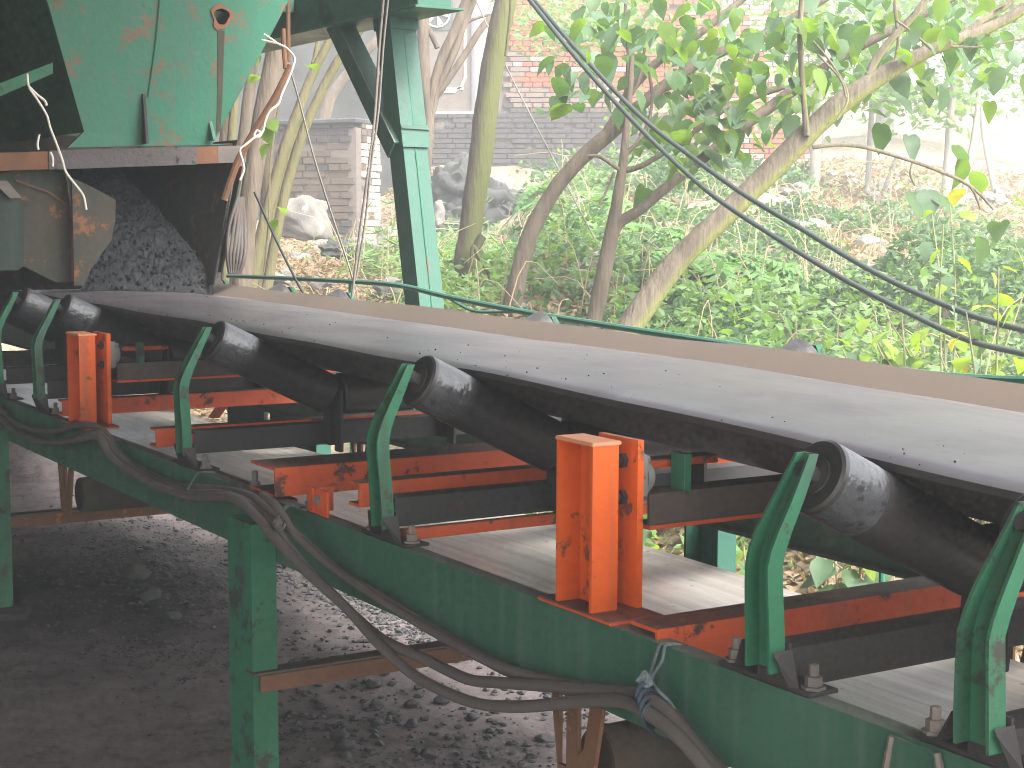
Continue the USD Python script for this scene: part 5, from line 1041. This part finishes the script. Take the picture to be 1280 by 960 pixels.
# bright weed tufts on the left bank
for k, (x, y, Z, n, lab) in enumerate([(568, 262, 15.2, 420, 'bright green weed tuft between the green column and the mossy trunk, upper one'), (572, 305, 12.6, 380, 'bright green weed tuft left of the mossy trunk foot'), (484, 335, 11.0, 260, 'bright grass tuft just left of the green column'), (556, 352, 10.2, 300, 'low green weed tuft just right of the green column')]):
    r = np.random.default_rng(660 + k); q = at(x, y, Z); P = []
    X_ = r.normal(q[0], .16, n); Y_ = r.normal(q[1], .2, n); Zz = height(X_, Y_) + np.abs(r.normal(0, .13, n))
    single('weed_tuft', scatter(np.column_stack([X_, Y_, Zz]), r.uniform(.06, .16, n), r, .4, .16), 'foliage_light', lab, 'weed', kind='stuff')
# ferns
def fern_mesh(R, sd, nf=11):
    r = np.random.default_rng(sd); ms = []
    for k in range(nf):
        a = k * 6.283 / nf + r.normal(0, .2); L = R * r.uniform(.7, 1.15); e = r.uniform(.5, 1.1); t = np.linspace(0, 1, 13)
        arc = np.column_stack([t * L * math.cos(a) * .9, t * L * math.sin(a) * .9, L * (e * t - (e + .35) * t ** 2)])
        ms.append(tube(arc[::3], .0028, 4, cap=False)); d = np.gradient(arc, axis=0); d /= np.linalg.norm(d, axis=1, keepdims=True); s = np.cross(d, [0, 0, 1]); s /= np.linalg.norm(s, axis=1, keepdims=True) + 1e-9
        for i in range(1, 13):
            w = .34 * L * (1 - t[i]) ** .7 * min(1, t[i] * 5) + .006
            for sg in (-1, 1):
                b, c = arc[i], arc[i] + s[i] * sg * w + d[i] * w * .35 - [0, 0, w * .15]; h_ = d[i] * L * .032
                ms.append((np.array([b - h_, b + h_, c, (b + c) / 2 + h_ * 1.1, (b + c) / 2 - h_ * 1.1]), np.array([[0, 1, 3], [0, 3, 4], [4, 3, 2]])))
    return join(*ms)
FERN = {k: fern_mesh(.42, 40 + k) for k in range(3)}
fspots = [(705, 240, 14.2), (722, 262, 13.6), (690, 268, 14.0), (740, 300, 12.6), (700, 310, 12.8), (760, 250, 14), (655, 340, 10.2), (690, 335, 10), (725, 335, 9.9), (640, 352, 9.6), (860, 345, 9.6), (905, 355, 9), (880, 390, 8.0), (930, 370, 8.3), (980, 385, 7.6), (835, 375, 8.8), (950, 330, 9.6), (1010, 400, 7.2), (905, 408, 7.6), (860, 400, 8.2), (1040, 430, 6.6), (790, 395, 7.6), (820, 405, 7.3), (845, 402, 7.2), (885, 415, 7.0), (915, 425, 6.8), (940, 400, 7.5), (965, 420, 6.9), (1000, 430, 6.7), (1030, 405, 7.3), (875, 365, 8.8), (930, 345, 9.2), (760, 320, 11.5), (1070, 420, 6.9), (560, 330, 10.4), (575, 345, 10), (552, 350, 9.8), (800, 300, 12), (815, 330, 10.8)]
fern_first = {}
for k, (x, y, Z) in enumerate(fspots):
    q = at(x, y, Z); g = float(height(q[0], q[1])[0]); b = np.array([q[0], q[1], g + .02]); kk = k % 3
    q_ = 0 if Z > 11.9 else 1 if x < 740 else 2
    lab = ['fern on the higher bank under the brick wall', 'fern around the low stone terrace and tree feet', 'bright fern low on the bank under the leaning trunk'][q_]; fgrp = ['ferns under the brick wall', 'ferns around the terrace', 'ferns under the leaning trunk'][q_]
    if kk not in fern_first:
        t = Thing('fern', lab, 'fern', fgrp, base=b); v, f = FERN[kk]; t.part('fronds', (v + b, f), 'fern'); fern_first[kk] = t.done()
    else:
        xf = UsdGeom.Xform.Define(stage, '/World/' + numbered('/World', 'fern')); xf.AddTranslateOp().Set(Gf.Vec3d(*map(float, b))); xf.AddRotateZOp().Set(float(r6.uniform(0, 360))); s = float(r6.uniform(.9, 1.5)); xf.AddScaleOp().Set(Gf.Vec3f(s, s, s))
        pr_ = xf.GetPrim(); src = stage.GetPrimAtPath(fern_first[kk] + '/fronds')
        c = UsdGeom.Mesh.Define(stage, str(xf.GetPath()) + '/fronds'); c.GetPrim().GetReferences().AddInternalReference(src.GetPath())
        say(pr_, lab, 'fern', fgrp)
# broad leaved saplings seen over and under the right end of the belt
def broad_plant(label, x, y, Z, n, hgt, spread, size, mats, wts, seed):
    q = at(x, y, Z); g = float(height(q[0], q[1], True)[0]); t = Thing('broadleaf_plant', label, 'plant', 'broad leaved plants beside the belt'); r = np.random.default_rng(seed)
    for k in range(max(2, n // 9)):
        e = np.array([q[0] + r.normal(0, spread * .6), q[1] + r.normal(0, spread * .4), g + hgt * r.uniform(.6, 1.05)]); st_ = [[q[0], q[1], g - .05], [(q[0] + e[0]) / 2 + r.normal(0, .03), (q[1] + e[1]) / 2, g + (e[2] - g) * .6], e]
        t.part('stem', tube(st_, [.005, .004, .0025], 6, 4), 'stem_green')
        for j in range(9):
            s = r.uniform(.35, 1); p = np.array(spline(st_, 8))[int(s * 16)] + r.normal(0, .045, 3)
            t.part('leaf', put_leaf(p, size * r.uniform(.6, 1.2), r, int(r.integers(1e6)), .35), mats[int(r.choice(len(mats), p=wts))], smooth=True)
    t.done()
for k, a in enumerate([('yellow green sapling nearest the right edge above the belt', 1235, 440, 5.6, 54, .88, .30, .075, ['leaf_bright', 'leaf_b', 'leaf_yellow'], [.7, .25, .05]), ('light green broad leaved sapling above the belt, left of the right edge', 1140, 430, 5.9, 36, .75, .25, .075, ['leaf_bright', 'leaf_b'], [.65, .35]),
                       ('broad leaved plant seen below the near roller', 1060, 700, 5.0, 27, .4, .22, .10, ['leaf_bright', 'leaf_b', 'leaf_a'], [.4, .3, .3]), ('leafy plant seen under the belt right of the far green leg', 930, 680, 5.3, 27, .35, .22, .09, ['leaf_bright', 'leaf_a'], [.5, .5]), ('low plant seen between the orange post and the far green leg', 815, 660, 5.8, 18, .3, .18, .08, ['leaf_bright', 'leaf_a'], [.5, .5]),
                       ('tall bright plant rising left of the right edge plants', 1190, 400, 6.2, 36, .95, .3, .075, ['leaf_bright', 'leaf_b'], [.6, .4])]):
    broad_plant(*a, 900 + k)

# ================================================================== shed over the loading point
sh = Thing('shed', 'dark open sided shed roof over the loading point', 'shed')
def slab(c, z0, z1, m, name): sh.part(name, hull([np.array([*W(u, v, 0)[:2], z]) for u, v in c for z in (z0, z1)]), m)
slab([(-8, -7), (4.2, -7), (4.2, 1.35), (-8, 1.35)], 3.15, 3.2, 'shed_sheet', 'roof')
slab([(-8, -7.1), (1.0, -7.1), (1.0, -7.0), (-8, -7.0)], 0, 3.14, 'shed_sheet', 'rear_wall')
slab([(-8.1, -7), (-8.0, -7), (-8.0, 1.2), (-8.1, 1.2)], 0, 3.14, 'shed_sheet', 'end_wall')
sh.done()

# ================================================================== haze
v, f = bevel_box([-45, -25, -1.2], [45, 62, 14], .01)
HAZE = 0.0105
mat('haze_air', {'v': ('principled_volume', {'color': (0.93, 0.95, 0.95), 'density': HAZE, 'anisotropy': 0.3})}, [], surface=None, volume='v.volume')
single('haze', (v, f), 'haze_air', 'pale humid haze over the hillside', 'haze', kind='stuff')
